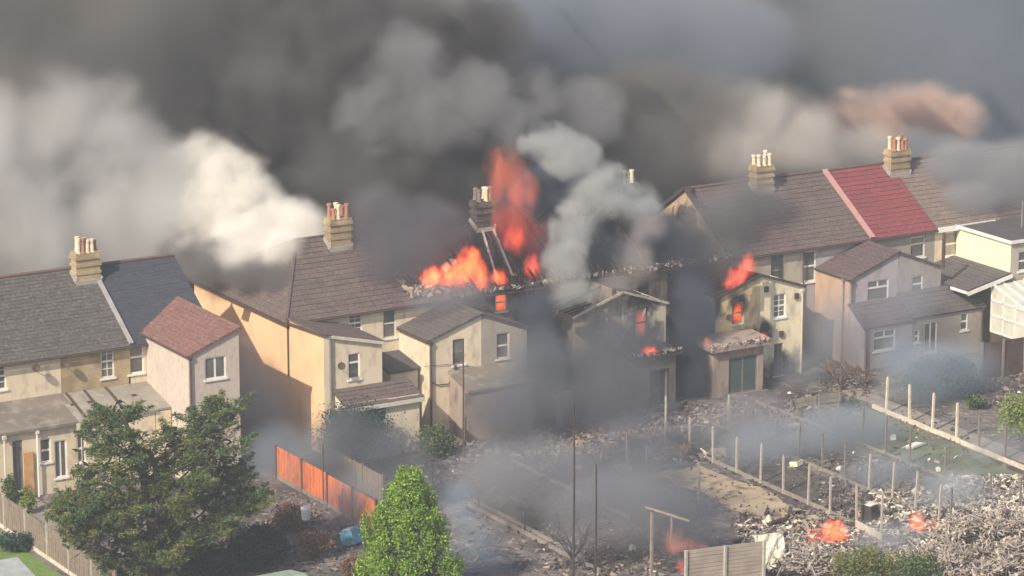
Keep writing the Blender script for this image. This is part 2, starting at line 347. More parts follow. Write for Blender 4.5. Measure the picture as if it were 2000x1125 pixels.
def chimney(root, x, y=4.0, pots=((-.5, -.3), (-.17, -.3), (.17, -.3), (.5, -.3), (-.5, .25), (.5, .25)), mat_='brick', w=1.15, d=.8, ztop=10.7, potm='potwhite', pm2='pot', lean=0):
    w *= .8; d *= .85; pots = [(a_*.78, b_*.85) for a_, b_ in pots]; mb = MB(); z0 = 7.0
    mb.box((x-w/2, y-d/2, z0), (x+w/2, y+d/2, ztop-1.15))
    for k, (e, za, zb) in enumerate(((.045, 1.15, 1.0), (.0, 1.0, .74), (.06, .74, .6), (.0, .6, .36), (.08, .36, .2), (.03, .2, 0))):
        mb.box((x-w/2-e, y-d/2-e, ztop-za), (x+w/2+e, y+d/2+e, ztop-zb))
    c = mb.build('chimney', M[mat_], root)
    fl = MB(); fl.bar((x-w/2-.04, y-d/2-.06, rz_at(y-d/2)+.06), (x+w/2+.04, y-d/2-.06, rz_at(y-d/2)+.06), .09, .22)
    for s_ in (-1, 1): fl.bar((x+s_*(w/2+.05), y-d/2-.06, rz_at(y-d/2)+.12), (x+s_*(w/2+.06), y+d/2, rz_at(min(y+d/2, RY))+.12), .08, .22)
    fl.build('flashing', M['lead'], c)
    for k, (px, py) in enumerate(pots):
        p = MB(); h = random.choice((.55, .65, .75)); a = x+px; b = y+py; lx = random.uniform(-.03, .03)
        r = .125
        p.tube([(a, b, ztop-.05), (a, b, ztop+.06), (a+lx*.5, b, ztop+h*.8), (a+lx, b, ztop+h*.82), (a+lx, b, ztop+h)], [r*1.25, r, r*.85, r*1.15, r*1.12], 10)
        p.build('chimney_pot', M[potm if k % 3 != 1 else pm2], c, smooth=False)
    return c
def house(x0, x1, wall, roof, label, wins=(), rooftype='tile', g=None, back=9.2, verge=None, name='terraced_house', left_end=False, right_end=False, courses=16, lwall=None, hip=False, step=.035):
    t = thing(name, ((x0+x1)/2, 4.6, 0), label, 'house', g); e = .006; a, b = x0+e, x1-e
    mb = MB(); wall_y(mb, a, b, 0, EZ, 0, [w[0] for w in wins])
    mb.poly([(b, back, 0), (a, back, 0), (a, back, EZ), (b, back, EZ)])
    for x, f in ((a, 1), (b, -1)):
        tgt = MB() if (lwall and f > 0) else mb
        pts = [(x, 0, 0), (x, 0, EZ), (x, RY, RZ-.1), (x, back, EZ), (x, back, 0)]
        if (hip and f > 0) or (not rooftype): pts.pop(2)
        tgt.poly(pts if f > 0 else pts[::-1])
        if tgt is not mb: tgt.build('side_wall', M[lwall], t)
    mb.build('wall', M[wall], t)
    for w in wins: window(t, w[0], 0, *w[1:])
    if rooftype == 'tile' and not hip:
        rb = MB(); oa, ob = (a-(.15 if left_end else -.0)), (b+(.15 if right_end else 0))
        dz = .25*(RZ-EZ)/RY
        slope(rb, (oa, -.25, EZ-dz+.05), (ob, -.25, EZ-dz+.05), (ob, RY, RZ), (oa, RY, RZ), courses, step)
        slope(rb, (ob, back+.2, EZ-.08), (oa, back+.2, EZ-.08), (oa, RY+.01, RZ), (ob, RY+.01, RZ), courses)
        r = rb.build('roof', M[roof], t)
        rg = MB(); rg.tube([(oa, RY, RZ+.03), (ob, RY, RZ+.03)], .11, 6); rg.build('ridge_tiles', M['ridge' if not verge else verge], r)
    gt = MB(); gt.tube([(a, -.3, EZ-.17), (b, -.3, EZ-.17)], .06, 6); gt.build('gutter', M['pipe'], t)
    return t
def wing(t, x0, x1, yf, zl, zr, apex=None, wall='cream', wallr=None, roof='tile_grey', wins=(), courses=9, yb=0.0, roofhide=False, verge='char', split=None, left=None, roofback=None):
    """rear wing: front plane yf, eave heights zl and zr, optional gable apex (x, z); may be two houses' halves of different finish"""
    ax, az_ = apex if apex else (x1, zr)
    halves = [(x0, ax if apex else x1, wall)] + ([(ax, x1, wallr or wall)] if apex else [])
    for hi, (a, b, wm) in enumerate(halves):
        mb = MB(); ow = [w for w in wins if a-.01 <= (w[0][0]+w[0][1])/2 <= b+.01]
        za, zb = (zl, az_ if apex else zr) if hi == 0 else (az_, zr); zm = min(za, zb)-.0
        ztop = min(zm, 99); cut = max([w[0][3] for w in ow]+[0])
        # rectangle up to the lower eave, then the sloped top
        if cut > ztop-.01:                                    # a window pokes into the sloping part: shrink it under the eave
            for w in ow: w[0] = (w[0][0], w[0][1], w[0][2], min(w[0][3], ztop-.12))
        wall_y(mb, a, b, 0, ztop, yf, [w[0] for w in ow])
        mb.poly([(a, yf, ztop), (b, yf, ztop), (b, yf, zb)] if za <= zb else [(a, yf, ztop), (b, yf, ztop), (a, yf, za)])
        if hi == 0:
            q = [(a, yb, 0), (a, yf, 0), (a, yf, za), (a, yb, za)]
            if left: lm = MB(); lm.poly(q); lm.build('side_wall', M[left], t)
            else: mb.poly(q)
        if hi == len(halves)-1: mb.poly([(b, yf, 0), (b, yb, 0), (b, yb, zb), (b, yf, zb)])
        mb.build('wing_wall', M[wm], t)
        for w in ow: window(t, w[0], yf, *w[1:])
    if not roofhide:
        rb = MB(); o = .12; yr = yb if roofback is None else roofback
        if apex:
            sl = (az_-zl)/(ax-x0); sr = (az_-zr)/(x1-ax)
            slope(rb, (x0-o, yr, zl-o*sl+.05), (x0-o, yf-o, zl-o*sl+.05), (ax, yf-o, az_+.05), (ax, yr, az_+.05), courses)
            slope(rb, (x1+o, yf-o, zr-o*sr+.05), (x1+o, yr, zr-o*sr+.05), (ax+.003, yr, az_+.05), (ax+.003, yf-o, az_+.05), courses)
        elif zr > zl:
            sl = (zr-zl)/(x1-x0); slope(rb, (x0-o, yr, zl-o*sl+.05), (x0-o, yf-o, zl-o*sl+.05), (x1+.08, yf-o, zr+.05+.08*sl), (x1+.08, yr, zr+.05+.08*sl), courses)
        else:
            sl = (zl-zr)/(x1-x0); slope(rb, (x1+o, yf-o, zr-o*sl+.05), (x1+o, yr, zr-o*sl+.05), (x0-.08, yr, zl+.05), (x0-.08, yf-o, zl+.05), courses)
        rb.build('wing_roof', M[roof], t)
def ext(t, x0, x1, yb, yf, zb, zf, wall, roof, wins=(), o=.15, courses=0, fascia=None, thick=.14):
    mb = MB(); wall_y(mb, x0, x1, 0, zf-.1, yf, [w[0] for w in wins])
    mb.poly([(x0, yb, 0), (x0, yf, 0), (x0, yf, zf-.1), (x0, yb, zb-.1)]); mb.poly([(x1, yf, 0), (x1, yb, 0), (x1, yb, zb-.1), (x1, yf, zf-.1)])
    mb.build('extension_wall', M[wall], t)
    for w in wins: window(t, w[0], yf, *w[1:])
    rb = MB()
    if courses: slope(rb, (x0-o, yf-o, zf-.02), (x1+o, yf-o, zf-.02), (x1+o, yb-.01, zb), (x0-o, yb-.01, zb), courses)
    else: rb.prismx([(yf-o, zf-thick), (yb-.01, zb-thick), (yb-.01, zb), (yf-o, zf)], x0-o, x1+o)
    r = rb.build('extension_roof', M[roof], t)
    if fascia:
        f = MB(); f.box((x0-o, yf-o-.03, zf-.26), (x1+o, yf-o-.003, zf-.03)); f.build('fascia', M[fascia], t)
    return r
# ------------------------------------------------------------------ the terrace, left to right
a_ = at(1441, 600, y=-3.3); b_ = at(1480, 650, y=-3.3); sooted('ochre', 'ochre_soot', [(a_.x, -3.3, a_.z+.3, .8, .9), (b_.x-.2, -3.3, b_.z-.2, 1.2, .7), (a_.x-1.6, -3.3, a_.z+.2, .7, 1.0)])
sooted('creamburnt', 'creamburnt_soot', [(b_.x+.4, -3.3, b_.z, .8, .9), (b_.x+1.6, -3.3, .2, 1.6, 1.4)])
a_ = at(1253, 585, y=-3.3); sooted('beige', 'gutted_soot', [(a_.x, -3.3, a_.z+.3, 1.5, 1.4), (a_.x-.3, -3.3, a_.z-2.0, 1.6, 1.2), (a_.x+.8, -3.3, 1.2, 1.8, 2)])
a_ = at(978, 575, y=0); sooted('greyren', 'eaves_soot', [(a_.x, 0, a_.z+.3, 1.6, .9), (a_.x+2.6, 0, a_.z-.2, 1.6, 2.0), (a_.x-2, 0, a_.z+.6, 1.6, .7)])
sooted('mauveren', 'mauve_soot', [(15.6, 0, 3, 1.5, 4)], (.14, .125, .12))
BS = 'houses of the left terrace block'; RS = 'houses of the right terrace block'; CS = 'burning houses in the middle of the terrace'
def W_(xl, xr, yt, yb, y, *a): return [wpx(xl, xr, yt, yb, y), *a]
# A: far left
A = house(-37.2, -30.7, 'cream', 'tile_moss', 'cream rendered house with mossy tile roof cut by the left edge of the photo', [W_(-22, 11, 712, 765, 0, 'georgian')], g=BS, courses=24, step=.022)
p = at(66, 716, y=0); dish(A, p.x, 0, p.z)
ext(A, -37.2, -30.95, 0, -2.6, 4.3, 3.55, 'cream', 'felt', [
    W_(24, 44, 862, 978, -2.6, 'patio', 'pipegrey', 'glass', None), W_(78, 99, 858, 905, -2.6, 'sash'), W_(106, 130, 862, 935, -2.6, 'patio')], o=.25)
mb = MB(); q = at(44, 864, y=-2.66); q2 = at(63, 860, y=-2.66); mb.box((q.x, -2.72, .05), (q2.x, -2.66, 2.35)); d = mb.build('door', M['door_or'], A)
mb = MB(); mb.tube([(q2.x-.1, -2.76, 1.1), (q2.x-.1, -2.8, 1.1)], .03, 6); mb.build('handle', M['pipegrey'], d)
pipe(A, at(72, 850, y=-2.75).x, -2.78, .0, 3.3, 'white', .05)
pipe(A, at(8, 850, y=-2.9).x, -2.9, .0, 3.3, 'offwhite', .05)
# B: brick
B = house(-30.7, -26.9, 'brick', 'tile_moss', 'yellow brick house with a mossy tile roof and a satellite dish beside its window', [W_(196, 222, 676, 740, 0, 'georgian')], g=BS, courses=24, step=.022)
p = at(123, 708, y=0); dish(B, p.x, 0, p.z)
ext(B, -30.93, -26.92, 0, -2.9, 4.25, 3.6, 'cream', 'felt_pale', [W_(150, 166, 850, 905, -2.9, 'sash')], o=.1)
mb = MB()
for a_, b_ in ((-30.2, .28), (-29.0, .5), (-27.9, .4)): mb.obox((a_, -1.5, 3.93+.05), (b_, 0, 0), (.05, 1.15, .26), (0, 0, .03))
mb.build('rooflight', M['felt_pale'], B)
mb = MB()
for a_ in (-30.6, -29.6, -28.45): mb.obox((a_, -1.45, 3.95+.07), (.06, 0, 0), (.06, 1.3, .29), (0, 0, .03))
mb.obox((-29, -1.3, 4.02), (1.8, 0, 0), (0, .05, .012), (0, 0, .03)); mb.build('roof_batten', M['pipe'], B)
chimney(B, -27.45, 4.0, [(-.62, -.28), (-.3, -.28), (.02, -.28), (.36, -.28), (.62, -.05), (-.45, .28), (0, .28), (.5, .3)], w=1.65, ztop=10.45)
# C: blue slate, its rear wing with the plum roof
C = house(-26.9, -22.3, 'cream', 'slate', 'end house with a smooth blue slate roof and a plum red tiled rear wing', [W_(250, 280, 668, 732, 0, 'sash')], g=BS, right_end=True, courses=24, step=.012)
mb = MB(); mb.bar((-26.9, -.25, EZ+.02), (-26.9, RY, RZ+.09), .22, .1); mb.build('verge', M['lead'], C)
wing(C, -26.0, -23.2, -5.0, 6.72, 7.8, wall='pinkish', roof='tile_red', wins=[W_(400, 441, 700, 743, -5.0, 'casement')], yb=-.02, courses=12, roofback=2.6)
mb = MB(); mb.bar((-26.14, -5.1, 6.7), (-26.14, .2, 6.7), .09, .09); mb.bar((-26.1, .3, 6.75), (-25.6, 1.2, 7.0), .1, .06); mb.build('gutter', M['pipe'], C)
pipe(C, -25.93, -5.08, 0, 6.6)
ext(C, -26.88, -26.05, 0, -2.9, 4.25, 3.6, 'cream', 'felt_pale', o=.0)
# wide pale roof in front of the wing
mb = MB(); mb.prismx([(-6.6, 3.55), (-5.02, 3.9), (-5.02, 4.04), (-6.6, 3.69)], -28.2, -23.0); 
E1 = at(466, 640, y=-5)
# D: end house with the tall peach side wall
D = house(-17.9, -12.7, 'cream', 'tile_brown', 'house with a tall peach rendered side wall and hipped brown tile roof beside the alley', [W_(681, 707, 612, 655, 0, 'georgian')], g=BS, back=11.3, lwall='peach', hip=True)
rb = MB(); L0 = (-18.1, -.25, 6.28); L1 = (-18.1, 11.5, 6.28); AP = (-14.95, RY, RZ)
slope(rb, L0, (-12.71, -.25, 6.28), (-12.71, RY, RZ), AP, 16)
slope(rb, L1, L0, AP, (AP[0], AP[1]+.01, AP[2]), 14)
slope(rb, (-12.71, 11.5, 6.28), L1, (AP[0], AP[1]+.01, RZ), (-12.71, RY+.01, RZ), 10)
r = rb.build('roof', M['tile_brown'], D)
rg = MB(); rg.tube([L0, AP, (-12.7, RY, RZ)], .10, 6); rg.tube([L1, AP], .1, 6); rg.build('ridge_tiles', M['tile_purple'], r)
gt = MB(); gt.bar((-18.12, -.3, 6.2), (-18.12, 11.5, 6.2), .12, .1); gt.build('gutter', M['pipe'], D)
wing(D, -17.9, -14.5, -4.0, 6.5, 5.68, wall='cream', left='peach', roof='tile_brown', wins=[W_(680, 703, 692, 742, -4.0, 'toplight1')], yb=-.02, courses=6)
mb = MB(); mb.bar((-17.5, -4.16, 6.36), (-14.4, -4.16, 5.62), .06, .16); mb.build('fascia', M['offwhite'], D)
mb = MB(); mb.bar((-18.02, -4.1, 6.5), (-18.02, -.3, 6.3), .1, .1); mb.build('verge', M['pipe'], D)
pipe(D, -17.96, -.1, 3.4, 6.4); pipe(D, -17.55, -4.08, 0, 6.3, 'pipegrey', .07)
p = at(661, 712, y=-4); dish(D, p.x, -4, p.z)
dz = at(650, 800, y=-5.6).z
ext(D, -17.3, -13.2, -4.02, -5.6, dz+.55, dz, 'cream', 'tile_brown', [W_(682, 757, 790, 835, -5.6, 'french', 'white', 'glass', None)], o=.2, courses=5, fascia='offwhite')
chimney(D, -12.75, 4.0, [(-.5, -.3), (-.15, -.3), (.5, -.3), (-.5, .28), (0, .28), (.5, .28)], potm='pot', pm2='potwhite', w=1.55, ztop=10.55)
# E
E_ = house(-12.7, -8.15, 'cream', 'tile_purple', 'cream house whose purple brown roof is breaking up beside the flames', [W_(748, 773, 605, 662, 0, 'sash', 'offwhite')], g=CS)
wing(E_, -11.3, -8.12, -3.3, 5.13, 6.17, wall='cream', left='cream', roof='tile_grey', wins=[W_(884, 908, 664, 714, -3.3, 'sash', 'pipegrey')], yb=-.02, courses=11, roofback=.9)
pipe(E_, -11.25, -3.4, 0, 4.95, 'pipe', .06); 
mb = MB(); mb.bar((-11.45, -3.42, 5.08), (-11.45, -.1, 5.08), .1, .1); mb.build('gutter', M['pipe'], E_)
ext(E_, -13.1, -11.42, -.02, -2.3, 3.9, 3.5, 'cream', 'felt_dark', o=.12)
def cable(root, pts, r=.02, m='black'):
    mb = MB(); mb.tube(pts, r, 5); mb.build('cable', M[m], root)
cable(E_, [at(840, 745, y=-3.38), at(855, 752, y=-3.38), at(875, 750, y=-3.38), at(888, 737, y=-3.38)], .03)
cable(E_, [at(828, 716, y=-3.36), at(872, 712, y=-3.36), at(925, 716, y=-3.36)], .012)
mb = MB(); mb.box((at(888, 740, y=-3.42).x, -3.44, 2.4), (at(892, 740, y=-3.42).x, -3.36, 3.6)); mb.build('soil_pipe', M['pipe'], E_)
def debris_row(root, name, x0, x1, y, zf, n, mats=('char', 'tile_purple'), sz=.3, spread=.35):
    for m in mats:
        mb = MB()
        for k in range(n):
            x = random.uniform(x0, x1); yy = y+random.uniform(-spread, spread); z = (zf(yy) if callable(zf) else zf)+random.uniform(0, sz*.5)
            a = Vector([random.gauss(0, 1) for _ in range(3)]).normalized(); b = a.cross(Vector([random.gauss(0, 1) for _ in range(3)])).normalized(); c = a.cross(b)
            mb.obox((x, yy, z), a*random.uniform(.3, 1)*sz*.6, b*random.uniform(.3, .8)*sz*.4, c*.02)
        mb.build(name, M[m], root)['kind'] = 'stuff'
debris_row(E_, 'broken_tiles', -10.6, -8.2, 1.0, lambda y: rz_at(y)+.12, 70, ('tile_purple', 'plaster', 'ash'), .42, .9)
def burnt(t, x0, x1, seed, gaps=.45, coll=.5, n_=True):
    """what is left of a burned roof: charred rafters, some fallen, broken tiles caught on the eaves"""
    rnd = random.Random(seed); mb = MB(); x = x0+.1
    while x < x1-.05:
        if rnd.random() > gaps:
            f = 1 if rnd.random() > coll else rnd.uniform(.25, .8); dx = rnd.uniform(-.15, .15)
            mb.bar((x, -.25, EZ-.1), (x+dx*f, RY*f-.25*(1-f), EZ-.1+(RZ-EZ)*f-rnd.uniform(0, .4)*(f < 1)), .07, .15)
        if rnd.random() > gaps+.15: mb.bar((x, 9.3, EZ-.1), (x, RY, RZ-.1-rnd.uniform(0, .5)), .07, .15)
        x += .42
    for k in range(7): mb.bar((rnd.uniform(x0, x1), rnd.uniform(0, 4), rnd.uniform(4.8, 6.3)), (rnd.uniform(x0, x1), rnd.uniform(0, 4), rnd.uniform(5.6, 7.2)), .08, .1)
    mb.bar((x0, -.2, EZ-.02), (x1, -.2, EZ+.02), .14, .14)
    if n_: mb.build('charred_rafters', M['char'], t)['kind'] = 'stuff'
    debris_row(t, 'broken_tiles', x0+.1, x1-.1, -.1, EZ+.02, 26, ('char', 'ash', 'tile_purple'), .3, .28)
    fl = MB(); fl.box((x0+.1, .2, 3.2), (x1-.1, 9.0, 3.35)); fl.build('upper_floor', M['char'], t)
F_ = house(-8.15, -3.5, 'eaves_soot', None, 'grey house with flames along its eaves and in its upstairs window', [W_(967, 990, 575, 610, 0, 'sash', 'offwhite', None)], g=CS, rooftype=None, lwall='brickdark')
burnt(F_, -8.15, -3.5, 3, .3, .5)
wing(F_, -8.1, -5.3, -3.3, 6.17, 5.05, wall='greyren', roof='tile_grey', wins=[W_(970, 995, 652, 702, -3.3, 'sash', 'offwhite', 'glass', 'offwhite')], yb=-.02, courses=8)
ext(F_, -10.1, -6.2, -3.35, -5.4, 3.35, 2.75, 'pinkburnt', 'felt', [W_(908, 914, 815, 880, -5.4, 'patio', 'pipegrey')], o=.1)
chimney(F_, -3.75, 4.0, [(-.45, -.3), (.1, -.3), (.42, -.3), (-.4, .28), (.3, .28)], mat_='brickdark', w=1.4, ztop=10.5, potm='concdark', pm2='potwhite')
mb = MB()
for s_ in (-1, 1): mb.bar((-3.75+s_*.5-.6, .6, 6.9), (-3.75+s_*.35, 3.4, 8.9), .1, .12)
mb.build('leaning_rafter', M['ash'], F_)
G_ = house(-3.5, .68, 'sootwall', None, 'soot black house with an empty dark upstairs window, left of the burned gable', [W_(1019, 1044, 568, 626, 0, 'sash', 'pipe', None, 'ash')], g=CS, rooftype=None, lwall='brickdark')
burnt(G_, -3.5, .68, 5, .4, .7)
wing(G_, -2.4, .7, -3.3, 5.28, 6.22, wall='sootwall', left='charwall', roof='tile_grey', roofhide=True, wins=[W_(1160, 1184, 625, 676, -3.3, 'sash', 'pipegrey', 'glass', 'concdark')], yb=-.02, courses=9)
H_ = house(.68, 5.45, 'charwall', None, 'charred house with a gutted upstairs window and burning flat roof', [wpx(1330, 1352, 520, 570, 0) and [(3.9, 4.7, 4.2, 5.9), 'sash', 'char', None, 'char']], g=CS, rooftype=None)
burnt(H_, .68, 5.45, 8, .4, .7)
wing(H_, .72, 3.6, -3.3, 6.22, 5.31, wall='gutted_soot', roof='tile_grey', roofhide=True, wins=[W_(1240, 1266, 592, 662, -3.3, 'sash', 'char', None, 'char')], yb=-.02, courses=8)
for hh, a_, b_ in ((G_, (-2.5, -3.44, 5.22), (.7, -3.44, 6.27)), (H_, (.7, -3.44, 6.27), (3.7, -3.44, 5.26))):
    mb = MB(); mb.bar(a_, b_, .06, .13); mb.build('verge', M['ash'], hh)
fx0, fx1 = at(1225, 700, y=-5.2).x, at(1336, 692, y=-5.2).x; fz = at(1280, 694, y=-5.2).z
ext(H_, fx0+.5, fx1-.4, -3.35, -5.0, fz+.12, fz, 'charwall', 'char', [[(fx0+1.6, fx0+2.9, .1, 2.1), 'patio', 'char', None, None]], o=.3)
debris_row(H_, 'burning_debris', fx0+.2, fx1-.1, -5.15, fz+.05, 40, ('char', 'ash'), .26, .16)
I_ = house(5.45, 10.15, 'sootwall', None, 'burned out house with a scorched ochre rear wing and flames in the small window', [[(5.9, 6.7, 4.2, 5.9), 'sash', 'char', None, 'char']], g=CS, rooftype=None)
burnt(I_, 5.45, 10.15, 12, .8, .95)
chimney(I_, 5.9, 4.2, [(-.4, -.25), (.2, -.25), (.4, .28)], mat_='brickdark', w=1.3, ztop=10.4, potm='concdark', pm2='potwhite')
wing(I_, 6.87, 9.9, -3.3, 5.08, 6.03, wall='ochre_soot', left='charwall', roof='tile_purple', roofhide=True, wins=[W_(1430, 1452, 592, 634, -3.3, 'sash', 'pinkburnt', None, 'offwhite')], yb=-.02, courses=10)
p = at(1418, 618, y=-3.3); dish(I_, p.x, -3.3, p.z)
cx0, cx1 = at(1388, 690, y=-5.2).x, at(1494, 680, y=-5.2).x; cz = at(1388, 680, y=-5.3).z+.05
ext(I_, cx0+.2, cx1-.1, -3.35, -5.2, cz+.15, cz, 'pinkburnt', 'pinkburnt', [W_(1424, 1480, 700, 772, -5.2, 'patio', 'concdark', 'glassteal', None)], o=.35, thick=.3)
debris_row(I_, 'charred_edge', cx0-.1, cx1+.2, -5.4, cz-.1, 40, ('char', 'ash', 'pinkburnt'), .3, .12)
# J
J = house(10.2, 15.05, 'beige', 'tile_purple', 'house at the burned end of the right block with a scorched bare gable', [W_(1506, 1530, 500, 560, 0, 'sash', 'pipegrey')], g=RS, left_end=False, lwall='plaster')
wing(J, 9.9, 12.9, -3.3, 6.03, 5.0, wall='creamburnt_soot', roof='tile_purple', roofhide=True, wins=[W_(1511, 1535, 576, 622, -3.3, 'georgian'), W_(1512, 1530, 672, 735, -3.3, 'patio', 'pipegrey')], yb=-.02, courses=8)
mb = MB()
for p in (at(1497, 565, y=-3.36), at(1556, 578, y=-3.36), at(1526, 652, y=-3.36)): mb.obox(p, (.12, 0, 0), (0, .06, 0), (0, 0, .16))
mb.build('wall_vent', M['pipe'], J)
pipe(J, 12.75, -3.38, 0, 4.8, 'offwhite')
mb = MB(); mb.bar((10.1, -.3, EZ-.05), (10.1, RY, RZ+.1), .2, .22); mb.bar((10.1, RY, RZ+.1), (10.1, 9.4, EZ), .2, .22); mb.build('verge', M['char'], J)
debris_row(J, 'charred_edge', 10.0, 10.5, 2.2, lambda y: rz_at(max(0, y))+.1, 40, ('char', 'tile_purple'), .34, 2.2)
chimney(J, 15.05, 4.0, [(-.5, -.3), (0, -.3), (.45, -.3), (-.5, .28), (.5, .28)], w=1.5, ztop=10.5, pm2='potwhite')
def wing_rafters(t, x0, x1, ax, ze, za, seed, side):
    rnd = random.Random(seed); mb = MB(); y = -3.1
    while y < -.2:
        if side < 0 and rnd.random() < .75: f = rnd.choice((1, .6, .35)); mb.bar((x0+.08, y, ze-.05), (x0+(ax-x0)*f, y+rnd.uniform(-.1, .1), ze+(za-ze)*f-.1-rnd.uniform(0, .3)), .06, .12)
        if side > 0 and rnd.random() < .75: mb.bar((x1-.08, y, ze-.05), (ax+.05, y, za-.12), .06, .12)
        y += .45
    mb.build('charred_rafters', M['char'], t)['kind'] = 'stuff'
wing_rafters(G_, -2.4, 3.6, .7, 5.28, 6.22, 1, -1); wing_rafters(H_, -2.4, 3.6, .7, 5.3, 6.22, 2, 1)
wing_rafters(I_, 6.87, 12.9, 9.9, 5.08, 6.03, 3, -1); wing_rafters(J, 6.87, 12.9, 9.9, 5.0, 6.03, 4, 1)
for hh, a_, b_ in ((I_, (6.82, -3.4, 5.08), (9.9, -3.4, 6.06)), (J, (9.9, -3.4, 6.06), (12.98, -3.4, 5.02))):
    mb = MB(); mb.bar(a_, b_, .1, .14); mb.build('verge', M['char'], hh)
# K
K = house(15.05, 19.98, 'mauveren', 'tile_brown', 'house with brown tile roof between the left chimney and the bright red roof', [W_(1568, 1594, 492, 552, 0, 'sash')], g=RS)
pipe(K, 15.2, -.1, 0, 6.2)
wing(K, 16.1, 19.52, -3.3, 4.98, 6.2, wall='mauveren', left='tanren', roof='tile_purple', wins=[W_(1695, 1736, 550, 590, -3.3, 'toplight')], yb=-.02, courses=10)
zlt = at(1685, 641, y=-4.8).z
ext(K, 16.1, 19.5, -3.32, -4.8, zlt+1.1, zlt, 'mauveren', 'tile_purple', [W_(1707, 1749, 648, 687, -4.8, 'toplight')], o=.12, courses=6)
pipe(K, 16.2, -3.4, zlt+1.1, 4.85, 'pipe', .055); pipe(K, 16.2, -4.9, 0, zlt-.1, 'pipe', .055); pipe(K, 16.02, -2.8, 0, 4.85, 'pipegrey', .05)
# L
Lh = house(19.98, 24.75, 'greyren', 'tile_bright', 'house under the bright red tile roof', [W_(1779, 1807, 464, 505, 0, 'toplight1')], g=RS)
mb = MB(); mb.bar((19.98, -.28, EZ+.0), (19.98, RY, RZ+.1), .34, .1); mb.build('verge', M['ridge_pink'], Lh)
wing(Lh, 19.54, 22.65, -3.3, 6.2, 4.95, wall='greyren', roof='tile_purple', wins=[W_(1782, 1803, 540, 586, -3.3, 'toplight1')], yb=-.02, courses=8)
ext(Lh, 19.54, 24.6, -3.32, -4.8, zlt+1.3, zlt+.15, 'greyren', 'tile_grey', [W_(1786, 1796, 645, 670, -4.8, 'sash'), W_(1806, 1831, 632, 690, -4.8, 'patio'), W_(1877, 1891, 612, 646, -4.8, 'sash')], o=.14, courses=6)
pipe(Lh, 24.5, -4.9, 0, zlt, 'pipe', .055)
rb = MB(); slope(rb, (23.0, -5.3, 3.9), (23.0, -.05, 3.9), (26.2, -.05, 4.55), (26.2, -5.3, 4.55), 9); rb.build('side_roof', M['tile_grey'], Lh)
mb = MB(); mb.bar((22.95, -5.4, 3.72), (26.2, -5.4, 4.4), .06, .22); mb.bar((22.9, -5.4, 3.8), (22.9, -3.9, 3.8), .06, .16); mb.build('fascia', M['white'], Lh)
mb = MB(); mb.tube([(22.6, -3.5, 4.9), (22.6, -3.5, 7.0)], .1, 7); mb.build('flue_pipe', M['pipe'], Lh)
chimney(Lh, 24.9, 4.0, [(-.55, -.3), (-.2, -.3), (.2, -.3), (.5, -.3), (-.5, .28), (0, .28), (.5, .28)], w=1.75, ztop=10.4, potm='pot', pm2='potwhite')
# M
Mh = house(24.75, 29.5, 'cream', 'tile_tan', 'house with a faded tan roof and a bright pale yellow side wall', [W_(1846, 1873, 455, 502, 0, 'sash', 'white', 'curtain')], g=RS)
mb = MB(); mb.box((24.75, -.36, 6.12), (29.0, -.27, 6.42)); mb.build('fascia', M['white'], Mh)
wing(Mh, 26.35, 31.2, -5.0, 6.3, 6.3, wall='beige', left='yellow', roof='felt_dark', wins=[W_(1990, 2018, 492, 530, -5.0, 'sash')], yb=-.02, courses=2)
mb = MB(); mb.bar((26.2, -5.15, 6.32), (26.2, -.1, 6.32), .05, .2); mb.bar((26.2, -5.16, 6.32), (31.2, -5.16, 6.32), .05, .2); mb.build('fascia', M['white'], Mh)
mb = MB(); mb.tube([(29.2, -2.5, 6.3), (29.2, -2.5, 7.9)], .05, 6); mb.build('flue_pipe', M['pipegrey'], Mh)
Nh = house(29.5, 36.5, 'cream', 'tile_purple', 'house with hazy mauve roof behind smoke at the right edge', [], g=RS, right_end=True)
# conservatory of the yellow house
cr = Mh; f = MB(); g = MB(); X0, X1, Y0, Y1, ze, zr_ = 24.9, 29.5, -8.4, -5.2, 3.1, 4.05
for k in range(7):
    x = X0+(X1-X0)*k/6; f.bar((x, Y0, ze), (x, Y1, zr_), .07, .07); f.bar((x, Y0, .0), (x, Y0, ze), .06)
for k in range(4):
    y = Y0+(Y1-Y0)*k/3; f.bar((X0, y, 1.2), (X0, y, ze+(zr_-ze)*k/3), .08)
for z in (1.25, 2.2, ze): f.bar((X0, Y0, z), (X1, Y0, z), .08); f.bar((X0, Y0, z), (X0, Y1, z), .08)
f.bar((X0, Y0, ze), (X0, Y1, zr_), .1)
c_ = f.build('conservatory', M['white'], cr)
g.poly([(X0, Y0, ze-.03), (X1, Y0, ze-.03), (X1, Y1, zr_-.03), (X0, Y1, zr_-.03)]); g.poly([(X0+.01, Y0, 1.25), (X0+.01, Y1, 1.25), (X0+.01, Y1, zr_-.05), (X0+.01, Y0, ze-.05)]); g.poly([(X0, Y0+.01, 1.25), (X1, Y0+.01, 1.25), (X1, Y0+.01, ze), (X0, Y0+.01, ze)])
g.build('glazing', mat('pale_polycarbonate', (.60, .59, .50), rough=.3, var=(.48, .47, .4), scale=1.5), c_)
mb = MB(); mb.box((X0-.02, Y0-.02, 0), (X1, Y1, 1.2)); mb.build('dwarf_wall', M['pipe'], c_)
